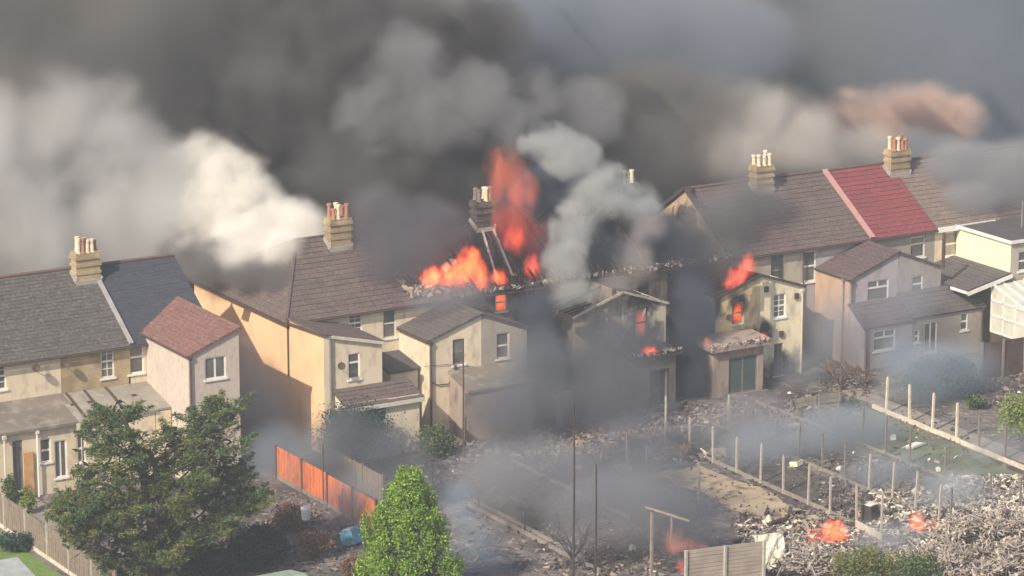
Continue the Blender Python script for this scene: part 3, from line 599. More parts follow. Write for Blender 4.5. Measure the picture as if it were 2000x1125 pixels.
# loose roof edge left of the E wing
# ------------------------------------------------------------------ gardens
def blob_sheet(name, corners, m, z, label, jit=.35, n=10):
    pts = []
    for i in range(len(corners)):
        a, b = Vector(corners[i]), Vector(corners[(i+1) % len(corners)])
        for k in range(n): p = a.lerp(b, k/n); pts.append((p.x+random.uniform(-jit, jit), p.y+random.uniform(-jit, jit)))
    sheet(name, pts, m, z, label)
def g_(px, py): p = at(px, py, z=0); return (p.x, p.y)
M['drylawn'] = mat('scorched_tan_lawn', (.46, .37, .24), var=(.33, .26, .18), scale=.5, var2=(.10, .085, .07), scale2=1.3)
M['greylawn'] = mat('ash_dusted_lawn', (.17, .20, .13), var=(.12, .13, .10), scale=.5, var2=(.09, .085, .08), scale2=1.2)
M['lawnmix'] = mat('green_lawn', (.15, .24, .05), var=(.10, .17, .04), scale=1.1, var2=(.22, .24, .1), scale2=3)
M['burntash'] = mat('burnt_ash', (.22, .19, .175), var=(.14, .125, .12), scale=5)
M['burntsoil'] = mat('black_burnt_soil', (.05, .045, .042), var=(.10, .085, .075), scale=.7, var2=(.16, .13, .11), scale2=3)
blob_sheet('scorched_lawn', [(-5.2, -15), (-2.0, -15), (-2.0, -27), (-4.4, -28)], M['drylawn'], .004, 'scorched tan strip of lawn between the burned fences')
blob_sheet('ashy_lawn', [(7.6, -12.5), (11.6, -10.5), (11.0, -25.5), (7.0, -27)], M['greylawn'], .004, 'ash dusted green lawn beside the white kerb', .2)
blob_sheet('green_lawn', [(-45, -5), (-37.1, -5), (-37.1, -22), (-45, -22)], M['lawnmix'], .004, 'green lawn in the bottom left corner', .1)
blob_sheet('burnt_soil', [(-15.4, -13), (-10.6, -12), (-10.6, -27), (-15.4, -27)], M['burntsoil'], .004, 'black burnt soil between two gravel boards')
blob_sheet('burnt_soil', [(-.9, -15), (2.3, -15), (2.3, -27), (-.9, -27)], M['burntsoil'], .004, 'black burnt soil right of the tan strip')
blob_sheet('path', [(-36.2, -2.8), (-33.5, -2.8), (-33.5, -8), (-36.2, -8)], M['stone'], .004, 'paved strip by the back door', .03)
blob_sheet('path', [(12.3, -7), (13.6, -7), (13.4, -24), (12.2, -24)], M['stone'], .004, 'paved path right of the white kerb', .1)

ORD = ['nearest the houses', 'second from the houses', 'third from the houses', 'fourth from the houses', 'fifth from the houses', 'sixth from the houses', 'seventh from the houses', 'eighth from the houses', 'ninth from the houses', 'tenth from the houses', 'eleventh from the houses', 'twelfth from the houses']
def post(x, y, h, m, label, group, w=.11, lean=(0, 0), name='fence_post'):
    mb = MB(); c = Vector((x, y, 0)); t_ = Vector((lean[0], lean[1], h-.1))
    mb.bar(c, c+t_, w, w); mb.bar(c+t_, c+t_+Vector((0, 0, .1)), w*.8, w*.8)
    o = mb.build(name, M[m]); o.location = (x, y, 0); o.data.transform(Matrix.Translation((-x, -y, 0))); return tag(o, label, 'post', group)
def row(pxs, xw, what, m, group, hs=None, w=.085):
    """posts of one burned fence: pixel columns of the photograph on the fence's real line x = xw"""
    for i, q in enumerate(pxs):
        px, h, mm = q if len(q) == 3 else (*q, m)
        # base point on the line x = xw, z = 0, under pixel column px
        best = min((k*.05 for k in range(-900, 0)), key=lambda y: abs(proj(Vector((xw, y, 0)))[0]-px))
        post(xw, best, h, mm, f'{what}, {ORD[i]}', group, w, (random.uniform(-.05, .05), random.uniform(-.05, .05)))
def proj(p):
    v = Vector(p)-CAM; z = v.dot(FWD); return (1000+FPX*v.dot(RIGHT)/z, 562.5-FPX*v.dot(UPV)/z)
row([(1300, 2.5), (1347, 1.9), (1393, 1.9), (1438, 1.9), (1485, 2.1), (1530, 2.0), (1578, 2.05), (1621, 1.9), (1673, 2.1), (1721, 2.2)], -1.35, 'bare post beside the tan strip of lawn', 'concrete', 'posts left of the burned fence beside the tan strip')
row([(1422, 2.0, 'concrete'), (1470, 1.7), (1515, 1.7), (1560, 1.9), (1606, 2.0), (1650, 2.0), (1697, 1.9, 'concrete'), (1742, 2.0, 'concrete'), (1788, 2.0, 'concrete'), (1834, 1.8, 'concrete'), (1856, 1.9)], 2.6, 'bare post in the sooty row across the middle garden', 'concdark', 'posts left of the sooty middle fence')
row([(1600, 1.9, 'concdark'), (1636, 1.9), (1684, 2.1), (1730, 2.1), (1775, 1.9), (1845, 1.6), (1935, 1.2), (1992, 1.6)], 7.1, 'dark bare post on the left edge of the ashy lawn', 'concdark', 'dark posts left of the ashy lawn')
row([(1731, 2.05), (1776, 2.1), (1821, 2.1), (1868, 2.05), (1912, 1.9, 'concdark'), (1962, 1.9, 'concdark')], 11.85, 'pale post standing in the white kerb', 'kerb', 'posts along the white kerb', w=.11)
row([(1048, 1.5), (1098, 1.6), (1188, 1.5), (1232, 1.4), (1302, 1.3)], -10.2, 'thin charred post left of the centre garden', 'char', 'thin charred posts left in the centre gardens', w=.07)
row([(790, 1.2), (845, 1.3), (935, 1.2), (1025, 1.2)], -15.75, 'charred post along the pale planks', 'char', 'charred posts along the pale planks', w=.07)
row([(1225, 1.9), (1262, 1.6), (1365, 1.8, 'concrete')], -5.6, 'lone post in the smoke below the burned gable', 'concdark', 'lone posts in the smoke below the gable', w=.09)
def board(x0, y0, x1, y1, h, m, name, label, w=.06, z=0, cat='kerb', gap=None):
    mb = MB(); n = max(1, int(math.hypot(x1-x0, y1-y0)/1.85))
    for k in range(n):
        if gap and k in gap: continue
        a, b = k/n, (k+.985)/n; dz = random.uniform(-.03, .02)
        mb.bar((x0+(x1-x0)*a, y0+(y1-y0)*a, z+h/2+dz), (x0+(x1-x0)*b, y0+(y1-y0)*b, z+h/2+dz+random.uniform(-.02, .02)), w, h)
    return tag(mb.build(name, m), label, cat)
board(11.9, -11.2, 11.5, -25, .24, M['kerb'], 'garden_kerb', 'long white kerb with pale posts standing in it', .14)
board(-1.35, -10, -1.35, -27.5, .2, M['kerbdull'], 'gravel_board', 'dull gravel boards at the foot of the posts beside the tan strip', cat='gravel board')
board(2.6, -8, 2.6, -27, .16, M['kerbdull'], 'gravel_board', 'sooty gravel boards at the foot of the middle row of posts', cat='gravel board')
board(7.1, -7, 7.1, -26, .15, M['kerbdull'], 'gravel_board', 'gravel boards along the left edge of the ashy lawn', cat='gravel board')
board(-10.2, -10, -10.2, -21, .22, M['ash'], 'gravel_board', 'pale gravel boards running down the centre garden', cat='gravel board')
board(-15.75, -15, -15.75, -27, .2, M['kerbdull'], 'gravel_board', 'long tan plank edging right of the bright green tree', .12, cat='gravel board')
board(-15.2, -14.5, -15.3, -25, .16, M['stone'], 'gravel_board', 'second thinner plank beside the long tan edging', .1, cat='gravel board')
p0, p1 = at(1672, 1032, z=0), at(1722, 1060, z=0)
board(p0.x, p0.y, p1.x, p1.y, .4, M['kerb'], 'fallen_board', 'short white board by the tall pale post at bottom right', .1, cat='board')
# tall poles
def pole(px, pt, pb, m, label, r=.045, cat='pole'):
    b = at(px, pb, z=0); t_ = at(px, pt, y=b.y); mb = MB(); mb.tube([(b.x, b.y, 0), (b.x+.02, b.y, t_.z*.6), (b.x, b.y, t_.z)], [r*1.2, r, r*.7], 6)
    o = mb.build('pole', M[m]); tag(o, label, cat); return b, t_
pole(905, 662, 893, 'pipe', 'tall thin dark pole in front of the beige gable', .05)
pole(1120, 790, 1135, 'char', 'tallest black pole, rising by the bare burnt tree', .05)
pole(1163, 905, 1135, 'char', 'black pole just right of the tallest one', .05)
pole(632, 868, 985, 'pipe', 'thin dark pole behind the orange fence', .04)
pole(1300, 712, 790, 'pinkburnt', 'pinkish pole below the burning flat roof', .07)
b0 = at(1272, 1140, z=0); tz = at(1272, 993, y=b0.y).z; cp_ = thing('clothes_post', b0, 'T shaped clothes post with a second short leg near the ground flames', 'clothes post')
mb = MB(); mb.bar((b0.x, b0.y, 0), (b0.x, b0.y, tz), .11); mb.build('post', M['kerbdull'], cp_)
e0, e1 = at(1260, 990, y=b0.y), at(1346, 1017, y=b0.y-1.0); mb = MB(); mb.bar(e0, e1, .09); mb.build('crossbar', M['kerbdull'], cp_)
q = at(1312, 1003, y=b0.y-.6); mb = MB(); mb.bar(q, (q.x, q.y, q.z-1.3), .06); mb.build('post', M['kerbdull'], cp_)
# fences
def panel_fence(x, ys, h, pm, post_m, label, name='garden_fence', jit=.0, postw=.1, base=None, slat=.12, hz=None, cols=None):
    t = thing(name, (x, ys[0], 0), label, 'fence')
    for i, y in enumerate(ys):
        mb = MB(); mb.box((x-postw/2-.02, y-postw/2, 0), (x+postw/2-.02, y+postw/2, h+.1)); mb.build('post', M[post_m], t)
    for i in range(len(ys)-1):
        mb = MB(); y0, y1 = ys[i]-postw/2, ys[i+1]+postw/2; hh = h+random.uniform(-jit, jit); n = int(abs(y1-y0)/slat)
        for k in range(n):
            a, b = y0+(y1-y0)*k/n, y0+(y1-y0)*(k+.94)/n
            mb.box((x-.012+(k % 2)*.012, a, .12), (x+.008+(k % 2)*.012, b, hh+random.uniform(-.015, .015)))
        for z in (.3, hh*.55, hh-.12): mb.box((x+.02, y0, z-.035), (x+.05, y1, z+.035))
        mb.build('fence_panel', pm[i % len(pm)], t)
        if base: mb = MB(); mb.box((x-.05, y0, 0), (x-.005-.012, y1, .2)); mb.build('gravel_board', M[base], t)
    return t
panel_fence(-36.75, [-4.3, -6.9, -9.5, -12.1, -14.6, -17.2, -19.8], 1.65, [M['fence']], 'concrete', 'weathered grey brown board fence with pale posts at bottom left', base='kerb', jit=.05)
panel_fence(-21.75, [-6.1, -8.9, -11.6, -14.2, -16.6], 1.65, [M['orange']], 'pipe', 'bright orange stained board fence in front of the alley', base='kerbdull', slat=.16, jit=.06)
panel_fence(-19.3, [-6.5, -8.6, -10.7, -12.8], 1.5, [M['fence']], 'concdark', 'dull brown fence seen behind the orange one', slat=.14)
panel_fence(-28.9, [-12.5, -15.5, -18.5], 1.5, [M['fence']], 'pipe', 'brown fence between the big dark tree and the orange fence', slat=.14)
def xfence(pa, pb, h, n, m, post_m, label, horizontal=True, name='garden_fence'):
    a, b = at(*pa, z=0), at(*pb, z=0); t = thing(name, a, label, 'fence'); d = (b-a); u = d.normalized(); nrm = Vector((u.y, -u.x, 0))
    for i in range(n+1): p = a+d*i/n; mb = MB(); mb.bar(p+nrm*.06, p+nrm*.06+Vector((0, 0, h+.08)), .12); mb.build('post', M[post_m], t)
    for i in range(n):
        mb = MB(); p, q = a+d*(i+.03)/n, a+d*(i+.97)/n; k = int(h/.17)
        if horizontal:
            for j in range(k): z = .06+h*(j+.5)/k; mb.bar(p+Vector((0, 0, z)), q+Vector((0, 0, z+random.uniform(-.01, .01))), .04+.02*(j % 2), h/k*.9)
        else:
            L_ = (q-p).length; k = int(L_/.15)
            for j in range(k): r = p.lerp(q, (j+.5)/k); mb.obox(r+Vector((0, 0, h/2)), u*(L_/k*.46), nrm*(.015+.01*(j % 2)), (0, 0, h/2))
        mb.build('fence_panel', m, t)
    return t
xfence((1338, 1160), (1490, 1140), 2.0, 2, M['concrete'] if False else mat('greyed_panel_board', (.36, .31, .26), var=(.27, .23, .19), scale=1.5), 'concrete', 'grey horizontal board fence at the bottom edge below the ground flames')
xfence((1915, 742), (2040, 722), 2.1, 3, M['pipe'], 'concdark', 'dark brown fence under the glazed lean-to', False)
xfence((1545, 800), (1640, 785), .5, 2, M['kerbdull'], 'concdark', 'low broken fence behind the rubble by the cream gable')
# odd things lying about
def slab(px, py, sx, sy, h, m, label, cat, rot=0, tilt=0, z=0, name=None, extra=None):
    p = at(px, py, z=z); t = thing(name or cat.replace(' ', '_'), p, label, cat); u = Vector((math.cos(rot), math.sin(rot), 0)); v = Vector((-u.y, u.x, 0)); n = (Vector((0, 0, 1))+v*tilt).normalized(); v = n.cross(u)
    mb = MB(); mb.obox(p+n*h/2+Vector((0,0,.02)), u*sx/2, v*sy/2, n*h/2); mb.build('body', M[m], t)
    if extra:
        mb = MB(); mb.obox(p+n*(h+.05), u*sx*.35, v*sy*.35, n*.02); mb.build('top', M[extra], t)
    return t
def mattress():
    b = at(1482, 1121, z=0); t = thing('mattress', b, 'stained pale mattress propped upright right of the grey board fence', 'mattress')
    u = Vector((.92, -.1, 0)).normalized(); nrm = Vector((-.1, -.9, .25)).normalized(); v = nrm.cross(u)*-1
    if v.z < 0: v = -v
    h = 1.75; w = 1.4; K = 10; mb = MB(); base = b+Vector((.1, 0, 0)); rnd = random.Random(4)
    P = [[base+u*(w*i/K)+v*(h*j/K)+nrm*(.08*math.sin(i*1.3)*math.sin(j*1.1)+rnd.uniform(-.02, .02)) for j in range(K+1)] for i in range(K+1)]
    for i in range(K):
        for j in range(K): mb.poly([P[i][j], P[i+1][j], P[i+1][j+1], P[i][j+1]])
    Q = lambda p: p-nrm*.2
    for i in range(K): mb.poly([P[i][K], P[i+1][K], Q(P[i+1][K]), Q(P[i][K])]); mb.poly([P[K][i], Q(P[K][i]), Q(P[K][i+1]), P[K][i+1]]); mb.poly([P[0][i], P[0][i+1], Q(P[0][i+1]), Q(P[0][i])])
    mb.build('cover', M['board'], t)
mattress()
slab(1556, 910, .6, .45, .25, 'board', 'small white crumpled box behind the dark row of posts', 'box', .4, .2, extra='concdark')
slab(812, 915, .8, .45, .1, 'board', 'white tray lying above the bright green tree', 'tray', .1, .3, extra='offwhite')
slab(1786, 872, 1.3, .7, .06, 'tin', 'pale blue frame lying on the ashy lawn', 'frame', .3, .1, extra='white')
slab(1745, 858, .5, .3, .15, 'white', 'small white scrap on the ashy lawn', 'scrap', .9, .2, extra='board')
slab(1698, 1018, .6, .6, .8, 'char', 'black bin with a white lid by the short white board', 'bin', .3, 0, extra='white')
slab(690, 1062, .8, .7, .7, 'blue', 'bright blue tarpaulin bundle left of the green tree', 'tarpaulin', .5, .3, extra='tin')
slab(1855, 955, .5, .4, .2, 'white', 'white plastic piece by the dark posts at right', 'scrap', .2, .4, extra='offwhite')
slab(1833, 920, .35, .25, .12, 'board', 'pale chunk left of the white kerb', 'scrap', 1.0, .3, extra='white')
slab(1640, 918, .35, .25, .12, 'white', 'white scrap in the sooty middle garden', 'scrap', .6, .2, extra='board')
slab(1235, 1075, .25, .25, .2, 'white', 'small white pot on the grey rubble near the clothes post', 'pot', 0, 0, extra='board')
slab(1545, 835, 1.1, .25, .12, 'white', 'long white strip in the rubble by the patio', 'strip', .1, .1, extra='board')
slab(1166, 765, .9, .3, .2, 'tin', 'twisted pale scrap in the smoke below the burned gable', 'scrap', .8, 1.2, z=.6, extra='white')
slab(1062, 800, .8, .3, .2, 'tin', 'pale scrap in the dark gap beside the beige gable', 'scrap', .9, 1.1, z=.4, extra='white')
slab(1108, 835, 1.1, .5, 1.9, 'pinkburnt', 'pinkish broken slab standing in the smoke behind the tall black pole', 'slab', .3, .2, extra='brickred')
# bird table and sheds on the left
b = at(598, 1045, z=0); bt = thing('garden_lamp', b, 'white lantern on a short post left of the orange fence', 'lamp')
mb = MB(); mb.tube([b, b+Vector((0, 0, .75))], .05, 6); mb.build('post', M['pipe'], bt)
mb = MB(); mb.tube([b+Vector((0, 0, .75)), b+Vector((0, 0, .8)), b+Vector((0, 0, 1.3)), b+Vector((0, 0, 1.42))], [.16, .2, .27, .2], 8); mb.build('lantern', M['white'], bt)
b = at(455, 1128, z=1.9); sh = thing('garden_shed', (b.x, b.y, 0), 'low shed with pale green roof at the bottom edge under the dark shrub', 'shed')
mb = MB(); mb.box((b.x-2.0, b.y-3, 0), (b.x+2.6, b.y-.2, 1.7)); mb.build('wall', M['fence'], sh)
mb = MB(); mb.prismx([(b.y-3.2, 1.65), (b.y-1.5, 2.05), (b.y-.05, 1.8), (b.y-.05, 1.72), (b.y-1.5, 1.96), (b.y-3.2, 1.57)], b.x-2.2, b.x+2.8); mb.build('roof', M['palegreen'], sh)
b = at(22, 1112, z=1.5); sh = thing('garden_shed', (b.x, b.y, 0), 'pale grey green shed roof in the bottom left corner', 'shed')
mb = MB(); mb.box((b.x-3.3, b.y-3, 0), (b.x+.4, b.y+.4, 1.3)); mb.build('wall', M['tin'], sh)
mb = MB(); mb.prismx([(b.y-3.2, 1.2), (b.y+.6, 1.75), (b.y+.6, 1.82), (b.y-3.2, 1.27)], b.x-3.5, b.x+.55); mb.build('roof', M['tin'], sh)
# window-less rubble: uncountable broken stuff
def rubble(name, label, zones, mats, seed=1):
    rnd = random.Random(seed)
    for m, share in mats:
        mb = MB()
        for (px0, px1, py0, py1, n, sz) in zones:
            for k in range(int(n*share)):
                p = at(rnd.uniform(px0, px1), rnd.uniform(py0, py1), z=0)
                if p.y > -3.6: continue
                a = Vector([rnd.gauss(0, 1), rnd.gauss(0, 1), rnd.gauss(0, .45)]).normalized(); b = a.cross(Vector([rnd.gauss(0, 1) for _ in range(3)])).normalized(); c = a.cross(b); s = sz*rnd.uniform(.4, 1.3)
                mb.obox(p+Vector((0, 0, rnd.uniform(0, .25)*sz*2)), a*s*rnd.uniform(.4, 1), b*s*rnd.uniform(.15, .5), c*s*.12)
        tag(mb.build(name, M[m]), label, kind='stuff')
rubble('rubble', 'pinkish brick rubble in the smoke below the burned gable', [(1040, 1300, 800, 890, 420, .22), (1390, 1560, 800, 860, 220, .2)], [('pinkburnt', .6), ('brickred', .3), ('plaster', .3)], 3)
Z = [(1280, 1560, 790, 905, 700, .17), (1540, 1680, 770, 850, 200, .16), (880, 1110, 865, 985, 520, .16), (1060, 1300, 950, 1125, 420, .15), (1000, 1280, 790, 900, 420, .18),
     (1600, 1800, 900, 1040, 420, .15), (1440, 1720, 1000, 1125, 620, .2), (1700, 2000, 970, 1125, 800, .2), (1840, 2000, 940, 1010, 200, .18), (620, 900, 860, 960, 300, .15), (500, 700, 960, 1125, 240, .14), (1600, 1700, 730, 790, 100, .16), (1900, 2000, 720, 800, 80, .18),
     (900, 1900, 800, 1120, 900, .14)]
rubble('rubble', 'burnt rubble, ash and charred timber strewn over the gardens', Z, [('char', .9), ('burntash', .4), ('concdark', .35), ('pinkburnt', .15), ('kerbdull', .25), ('board', .03), ('brickred', .12)])
rubble('rubble', 'pale broken plaster, brick and ash heaped at the bottom right', [(1700, 2000, 960, 1125, 1700, .22), (1440, 1720, 1020, 1125, 600, .18), (1850, 2000, 930, 1010, 500, .2)], [('board', .25), ('ash', .45), ('kerb', .2), ('stone', .3), ('char', .25)], 5)
rubble('rubble', 'larger broken pieces lying among the ash', [(1280, 1560, 790, 905, 40, .4), (1440, 2000, 1000, 1125, 90, .42), (880, 1300, 870, 1000, 50, .4)], [('char', .5), ('kerbdull', .5), ('kerb', .12)], 9)
# ------------------------------------------------------------------ trees and shrubs
import numpy as np
def leaves(name, m, C, ln, wd, parent, rs, flat=.0, up=None, jitter=1.0):
    """C (n,3) leaf centres; every leaf a small folded real quad in space"""
    n = len(C); d = rs.normal(size=(n, 3)); d[:, 2] *= (1-flat)
    if up is not None: d += np.array(up)
    d /= np.linalg.norm(d, axis=1, keepdims=True); e = rs.normal(size=(n, 3)); e[:, :2] *= 1; 
    if flat: e[:, 2] *= (1-flat)
    s = np.cross(d, e); s /= np.linalg.norm(s, axis=1, keepdims=True)
    if flat: s = np.cross(np.cross(d, s)*[1, 1, 1], d)
    L = ln*rs.uniform(.6, 1.4, (n, 1)); Wd = wd*rs.uniform(.6, 1.4, (n, 1))
    V = np.stack([C-d*L/2, C+s*Wd/2, C+d*L/2, C-s*Wd/2], 1).reshape(-1, 3)
    me = bpy.data.meshes.new(name); me.vertices.add(4*n); me.vertices.foreach_set('co', V.ravel()); me.loops.add(4*n); me.loops.foreach_set('vertex_index', np.arange(4*n, dtype=np.int32))
    me.polygons.add(n); me.polygons.foreach_set('loop_start', np.arange(0, 4*n, 4, dtype=np.int32)); me.update(calc_edges=True); me.materials.append(m)
    o = bpy.data.objects.new(name, me); COL.objects.link(o); o.parent = parent; o.location = -wloc(parent); return o
def clumps(rs, cs, n_per, r):
    out = []
    for c in cs: out.append(np.array(c)+rs.normal(size=(n_per, 3))*r)
    return np.concatenate(out)
def shell(rs, c, rad, n, lo=.55):
    d = rs.normal(size=(n, 3)); d /= np.linalg.norm(d, axis=1, keepdims=True); return np.array(c)+d*rs.uniform(lo, 1, (n, 1))*np.array(rad)
def shrub(px, pb, w, h, m, label, kind='shrub', n=1500, seed=1, leaf=(.16, .08), twig=True, y=None, group=None, cl=60, spread=.16):
    rs = np.random.RandomState(seed); b = at(px, pb, z=0); t = thing(kind, b, label, kind.replace('_', ' '), group)
    c = np.array(b)+[0, 0, h*.52]; cs = shell(rs, c, (w/2, w/2*.8, h*.48), cl, .35); cs[:, 2] = np.maximum(cs[:, 2], .1)
    P = clumps(rs, cs, max(4, n//cl), np.array([spread*w*.6]*2+[spread*h*.5])); P[:, 2] = np.maximum(P[:, 2], .03)
    leaves('foliage', M[m], P, *leaf, t, rs)
    mb = MB()
    for k in range(9):
        q = cs[rs.randint(len(cs))]; mid = np.array(b)*.5+q*.5+rs.normal(size=3)*.1; mb.tube([b, mid, q], [.05, .03, .012], 5)
    mb.build('stems', M['bark'], t); return t
# bright conical conifer
def conifer():
    rs = np.random.RandomState(3); b = at(792, 1205, z=0); top = at(803, 932, y=b.y).z; t = thing('conifer_tree', b, 'bright yellow green conical conifer at the bottom centre', 'tree')
    cs = []
    while len(cs) < 430:
        f = rs.uniform(.02, 1)**.8; z = f*top
        u = max(0, 1-f); r = 2.7*min(1, (u*1.15)**.53)*(1-.12*max(0, .25-f)*4)
        a = rs.uniform(0, 2*math.pi); rr = r*rs.uniform(.66, 1.0)*(1+.11*math.sin(3*a+f*9)+.09*math.sin(5*a-f*17)+.07*math.sin(9*a+f*31))
        cs.append((b.x+rr*math.cos(a)+(z/top)*.25, b.y+rr*math.sin(a), z))
    for a_, dz in ((.35, .55), (2.5, .45), (-.4, .7)): cs += [(b.x+.35*math.cos(a_)*k/6+.25, b.y+.35*math.sin(a_)*k/6, top-dz+.12*k) for k in range(7)]
    P = clumps(rs, cs, 62, np.array([.12, .12, .19]))
    leaves('crown', M['leafbright'], P, .15, .065, t, rs, up=(0, 0, .55))
    mb = MB(); mb.tube([b, (b.x, b.y, top*.5), (b.x+.2, b.y, top*.92)], [.22, .14, .03], 8)
    for k in range(60):
        z = rs.uniform(.4, top*.9); a = rs.uniform(0, 6.28); r = 2.4*(1-z/top)**.8; mb.tube([(b.x, b.y, z-.2), (b.x+r*math.cos(a), b.y+r*math.sin(a), z+.25)], [.04, .012], 4)
    mb.build('trunk', M['bark'], t)
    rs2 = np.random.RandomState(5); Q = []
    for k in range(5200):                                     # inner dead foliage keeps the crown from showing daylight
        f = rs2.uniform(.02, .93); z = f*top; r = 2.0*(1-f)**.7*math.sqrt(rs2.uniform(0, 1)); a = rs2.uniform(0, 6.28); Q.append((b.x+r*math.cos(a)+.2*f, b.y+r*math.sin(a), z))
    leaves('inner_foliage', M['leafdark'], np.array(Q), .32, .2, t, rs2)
conifer()
# big spreading dark tree
def bigtree():
    rs = np.random.RandomState(11); b = at(300, 1165, z=0); t = thing('spreading_tree', b, 'large dark green spreading conifer with layered feathery branches at bottom left', 'tree')
    pads = [(200, 812, 38, 14, 1), (185, 845, 55, 16, 0), (215, 880, 70, 18, -1), (170, 930, 75, 18, 0), (150, 985, 80, 20, 1), (120, 1000, 55, 18, -1), (430, 800, 34, 10, 1), (405, 822, 55, 14, 0), (350, 850, 60, 16, 1), (420, 870, 60, 14, -1),
            (385, 895, 75, 16, 0), (300, 890, 75, 18, 1), (260, 925, 85, 20, 0), (340, 935, 85, 18, -1), (430, 925, 60, 14, 1), (440, 960, 62, 14, 0), (380, 975, 85, 18, 1), (290, 975, 85, 22, -1), (210, 1000, 80, 20, 0), (450, 992, 48, 10, 1),
            (170, 1030, 75, 18, -1), (250, 1040, 85, 20, 1), (340, 1015, 85, 20, 0), (400, 1035, 55, 16, -1), (210, 1075, 70, 18, 0), (290, 1085, 85, 22, -1), (350, 1070, 60, 18, 1), (250, 1120, 70, 20, 0), (320, 1130, 80, 20, 1), (135, 1045, 40, 12, 0), (480, 985, 26, 7, 0), (95, 985, 22, 8, 0)]
    mb = MB(); trunk = [b, b+Vector((.1, 0, 3)), b+Vector((-.3, .2, 6.2)), b+Vector((-1.1, .3, 8.6))]; mb.tube(trunk, [.34, .27, .18, .06], 9)
    dark, oli, inn = [], [], []
    for i, (px, py, rx, rz, dy) in enumerate(pads):
        y = b.y+dy*1.4+rs.uniform(-.4, .4); c = at(300+(px-300)*.9+12, py+6, y=y); X, Zr = rx*.74/36, rz/36
        zt = max(.6, c.z-abs(c.x-b.x)*.45-.5); f = min(1, zt/8.6); base = b+Vector((-.9*f*f, .25*f, zt))
        mb.tube([base, (base+c)/2+Vector((0, 0, -.1)), c], [.10, .06, .02], 5)
        for k in range(17):                                  # feathery sprays fanning out of the pad, tips up
            a = rs.uniform(0, 6.28); q = np.array(c)+[X*math.cos(a)*rs.uniform(.2, 1), X*.8*math.sin(a)*rs.uniform(.2, 1), rs.uniform(-1, 1)*Zr]
            dr = np.array([math.cos(a)*.8+.35, math.sin(a)*.7, rs.uniform(.2, .7)]); Ls = rs.uniform(.5, 1.25)
            for s_ in range(2): mb.tube([q-dr*.2, q+dr*Ls*.8], [.02, .006], 3) if s_ == 0 and k < 6 else None
            tt = rs.uniform(0, 1, 150)**.8; sp = (1-tt)*.24+.05
            pts = q+dr*Ls*tt[:, None]+rs.normal(size=(150, 3))*np.stack([sp, sp, sp*.38], 1)
            (oli if (rs.uniform() < .42+.25*(py > 960 and px < 330)) else dark).append(pts)
        inn.append(np.array(c)+rs.normal(size=(70, 3))*[X*.5, X*.4, Zr*.7])
    leaves('foliage', M['leafdark'], np.concatenate(dark), .19, .05, t, rs, flat=.35, up=(.7, 0, .5))
    leaves('foliage', M['leafolive'], np.concatenate(oli), .19, .05, t, rs, flat=.35, up=(.7, 0, .5))
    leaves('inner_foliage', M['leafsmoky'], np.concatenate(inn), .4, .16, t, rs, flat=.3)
    mb.build('trunk', M['bark'], t)
bigtree()
def bare(px, pb, h, label, seed, n=5, lean=0, mat_='char', w=1.0):
    rs = random.Random(seed); b = at(px, pb, z=0); t = thing('burnt_tree', b, label, 'tree'); mb = MB()
    def grow(p, d, L, r, lv):
        q = p+d*L; mid = p+d*L*.5+Vector((rs.gauss(0, .06), rs.gauss(0, .06), 0))*L; mb.tube([p, mid, q], [r, r*.85, r*.65], 5 if lv < 2 else 3, False)
        if lv >= 4 or r < .006: return
        for k in range(rs.choice((2, 3, 3))):
            nd = (d+Vector((rs.gauss(0, .5*w), rs.gauss(0, .5*w), rs.gauss(.05, .25)))).normalized(); grow(q if k else p.lerp(q, .7), nd, L*rs.uniform(.55, .8), r*.6, lv+1)
    mb.tube([b, b+Vector((0, 0, h*.16))], [.09, .08], 7)
    mb.build('trunk', M[mat_], t); mb.v, mb.f = [], []; 
    for k in range(n):
        a = k*6.28/n+rs.uniform(-.4, .4); grow(b+Vector((0, 0, h*.14)), Vector((math.cos(a)*.55*w, math.sin(a)*.55*w, .8)).normalized(), h*.3, .05, 1)
    mb.build('branches', M[mat_], t)
bare(1118, 1112, 3.6, 'small bare burnt tree with upswept twigs near the tall black poles', 5, 6)
bare(1640, 765, 2.6, 'bare scorched bush in front of the tan side wall', 9, 7, mat_='twig', w=1.3)
bare(1690, 758, 1.8, 'smaller bare scorched bush beside the mauve wall', 10, 6, mat_='twig', w=1.3)
bare(1085, 925, 2.2, 'thin bare sapling in the smoke by the pink wreckage', 12, 5, mat_='twig')
bare(1330, 905, 1.6, 'short bare burnt shrub in the rubble by the posts', 14, 6, mat_='twig', w=1.4)
shrub(1830, 775, 4.3, 2.4, 'leafteal', 'large rounded grey green shrub in haze by the white posts', n=9000, seed=2, cl=150, spread=.1)
shrub(1990, 862, 2.4, 2.6, 'leafyel', 'yellow green shrub cut by the right edge', n=3600, seed=3, cl=70)
shrub(505, 1105, 3.0, 1.9, 'leafblue', 'dark blue green rounded shrub behind the shed roof', n=6500, seed=4, cl=120, spread=.11)
shrub(415, 1128, 2.8, 1.6, 'leafblue', 'dark blue green low shrub under the big spreading tree', n=4500, seed=5, cl=90, spread=.12)
shrub(690, 905, 3.6, 3.3, 'leafblue', 'dark hazy shrub below the peach house', n=9000, seed=6, cl=150)
shrub(850, 893, 2.0, 1.7, 'leafdark', 'scorched green shrub at the foot of the beige gable', n=2200, seed=7, cl=60)
shrub(168, 935, 2.0, 2.4, 'leafbrown', 'reddish brown shrub behind the left of the big tree', n=2600, seed=8, cl=60)
shrub(570, 1035, 2.3, 1.3, 'leafbrown', 'dry brown bush left of the lantern', n=1700, seed=9, cl=50)
shrub(615, 1090, 1.8, 1.4, 'leafbrown', 'dry brown bush below the lantern', n=1500, seed=10, cl=50)
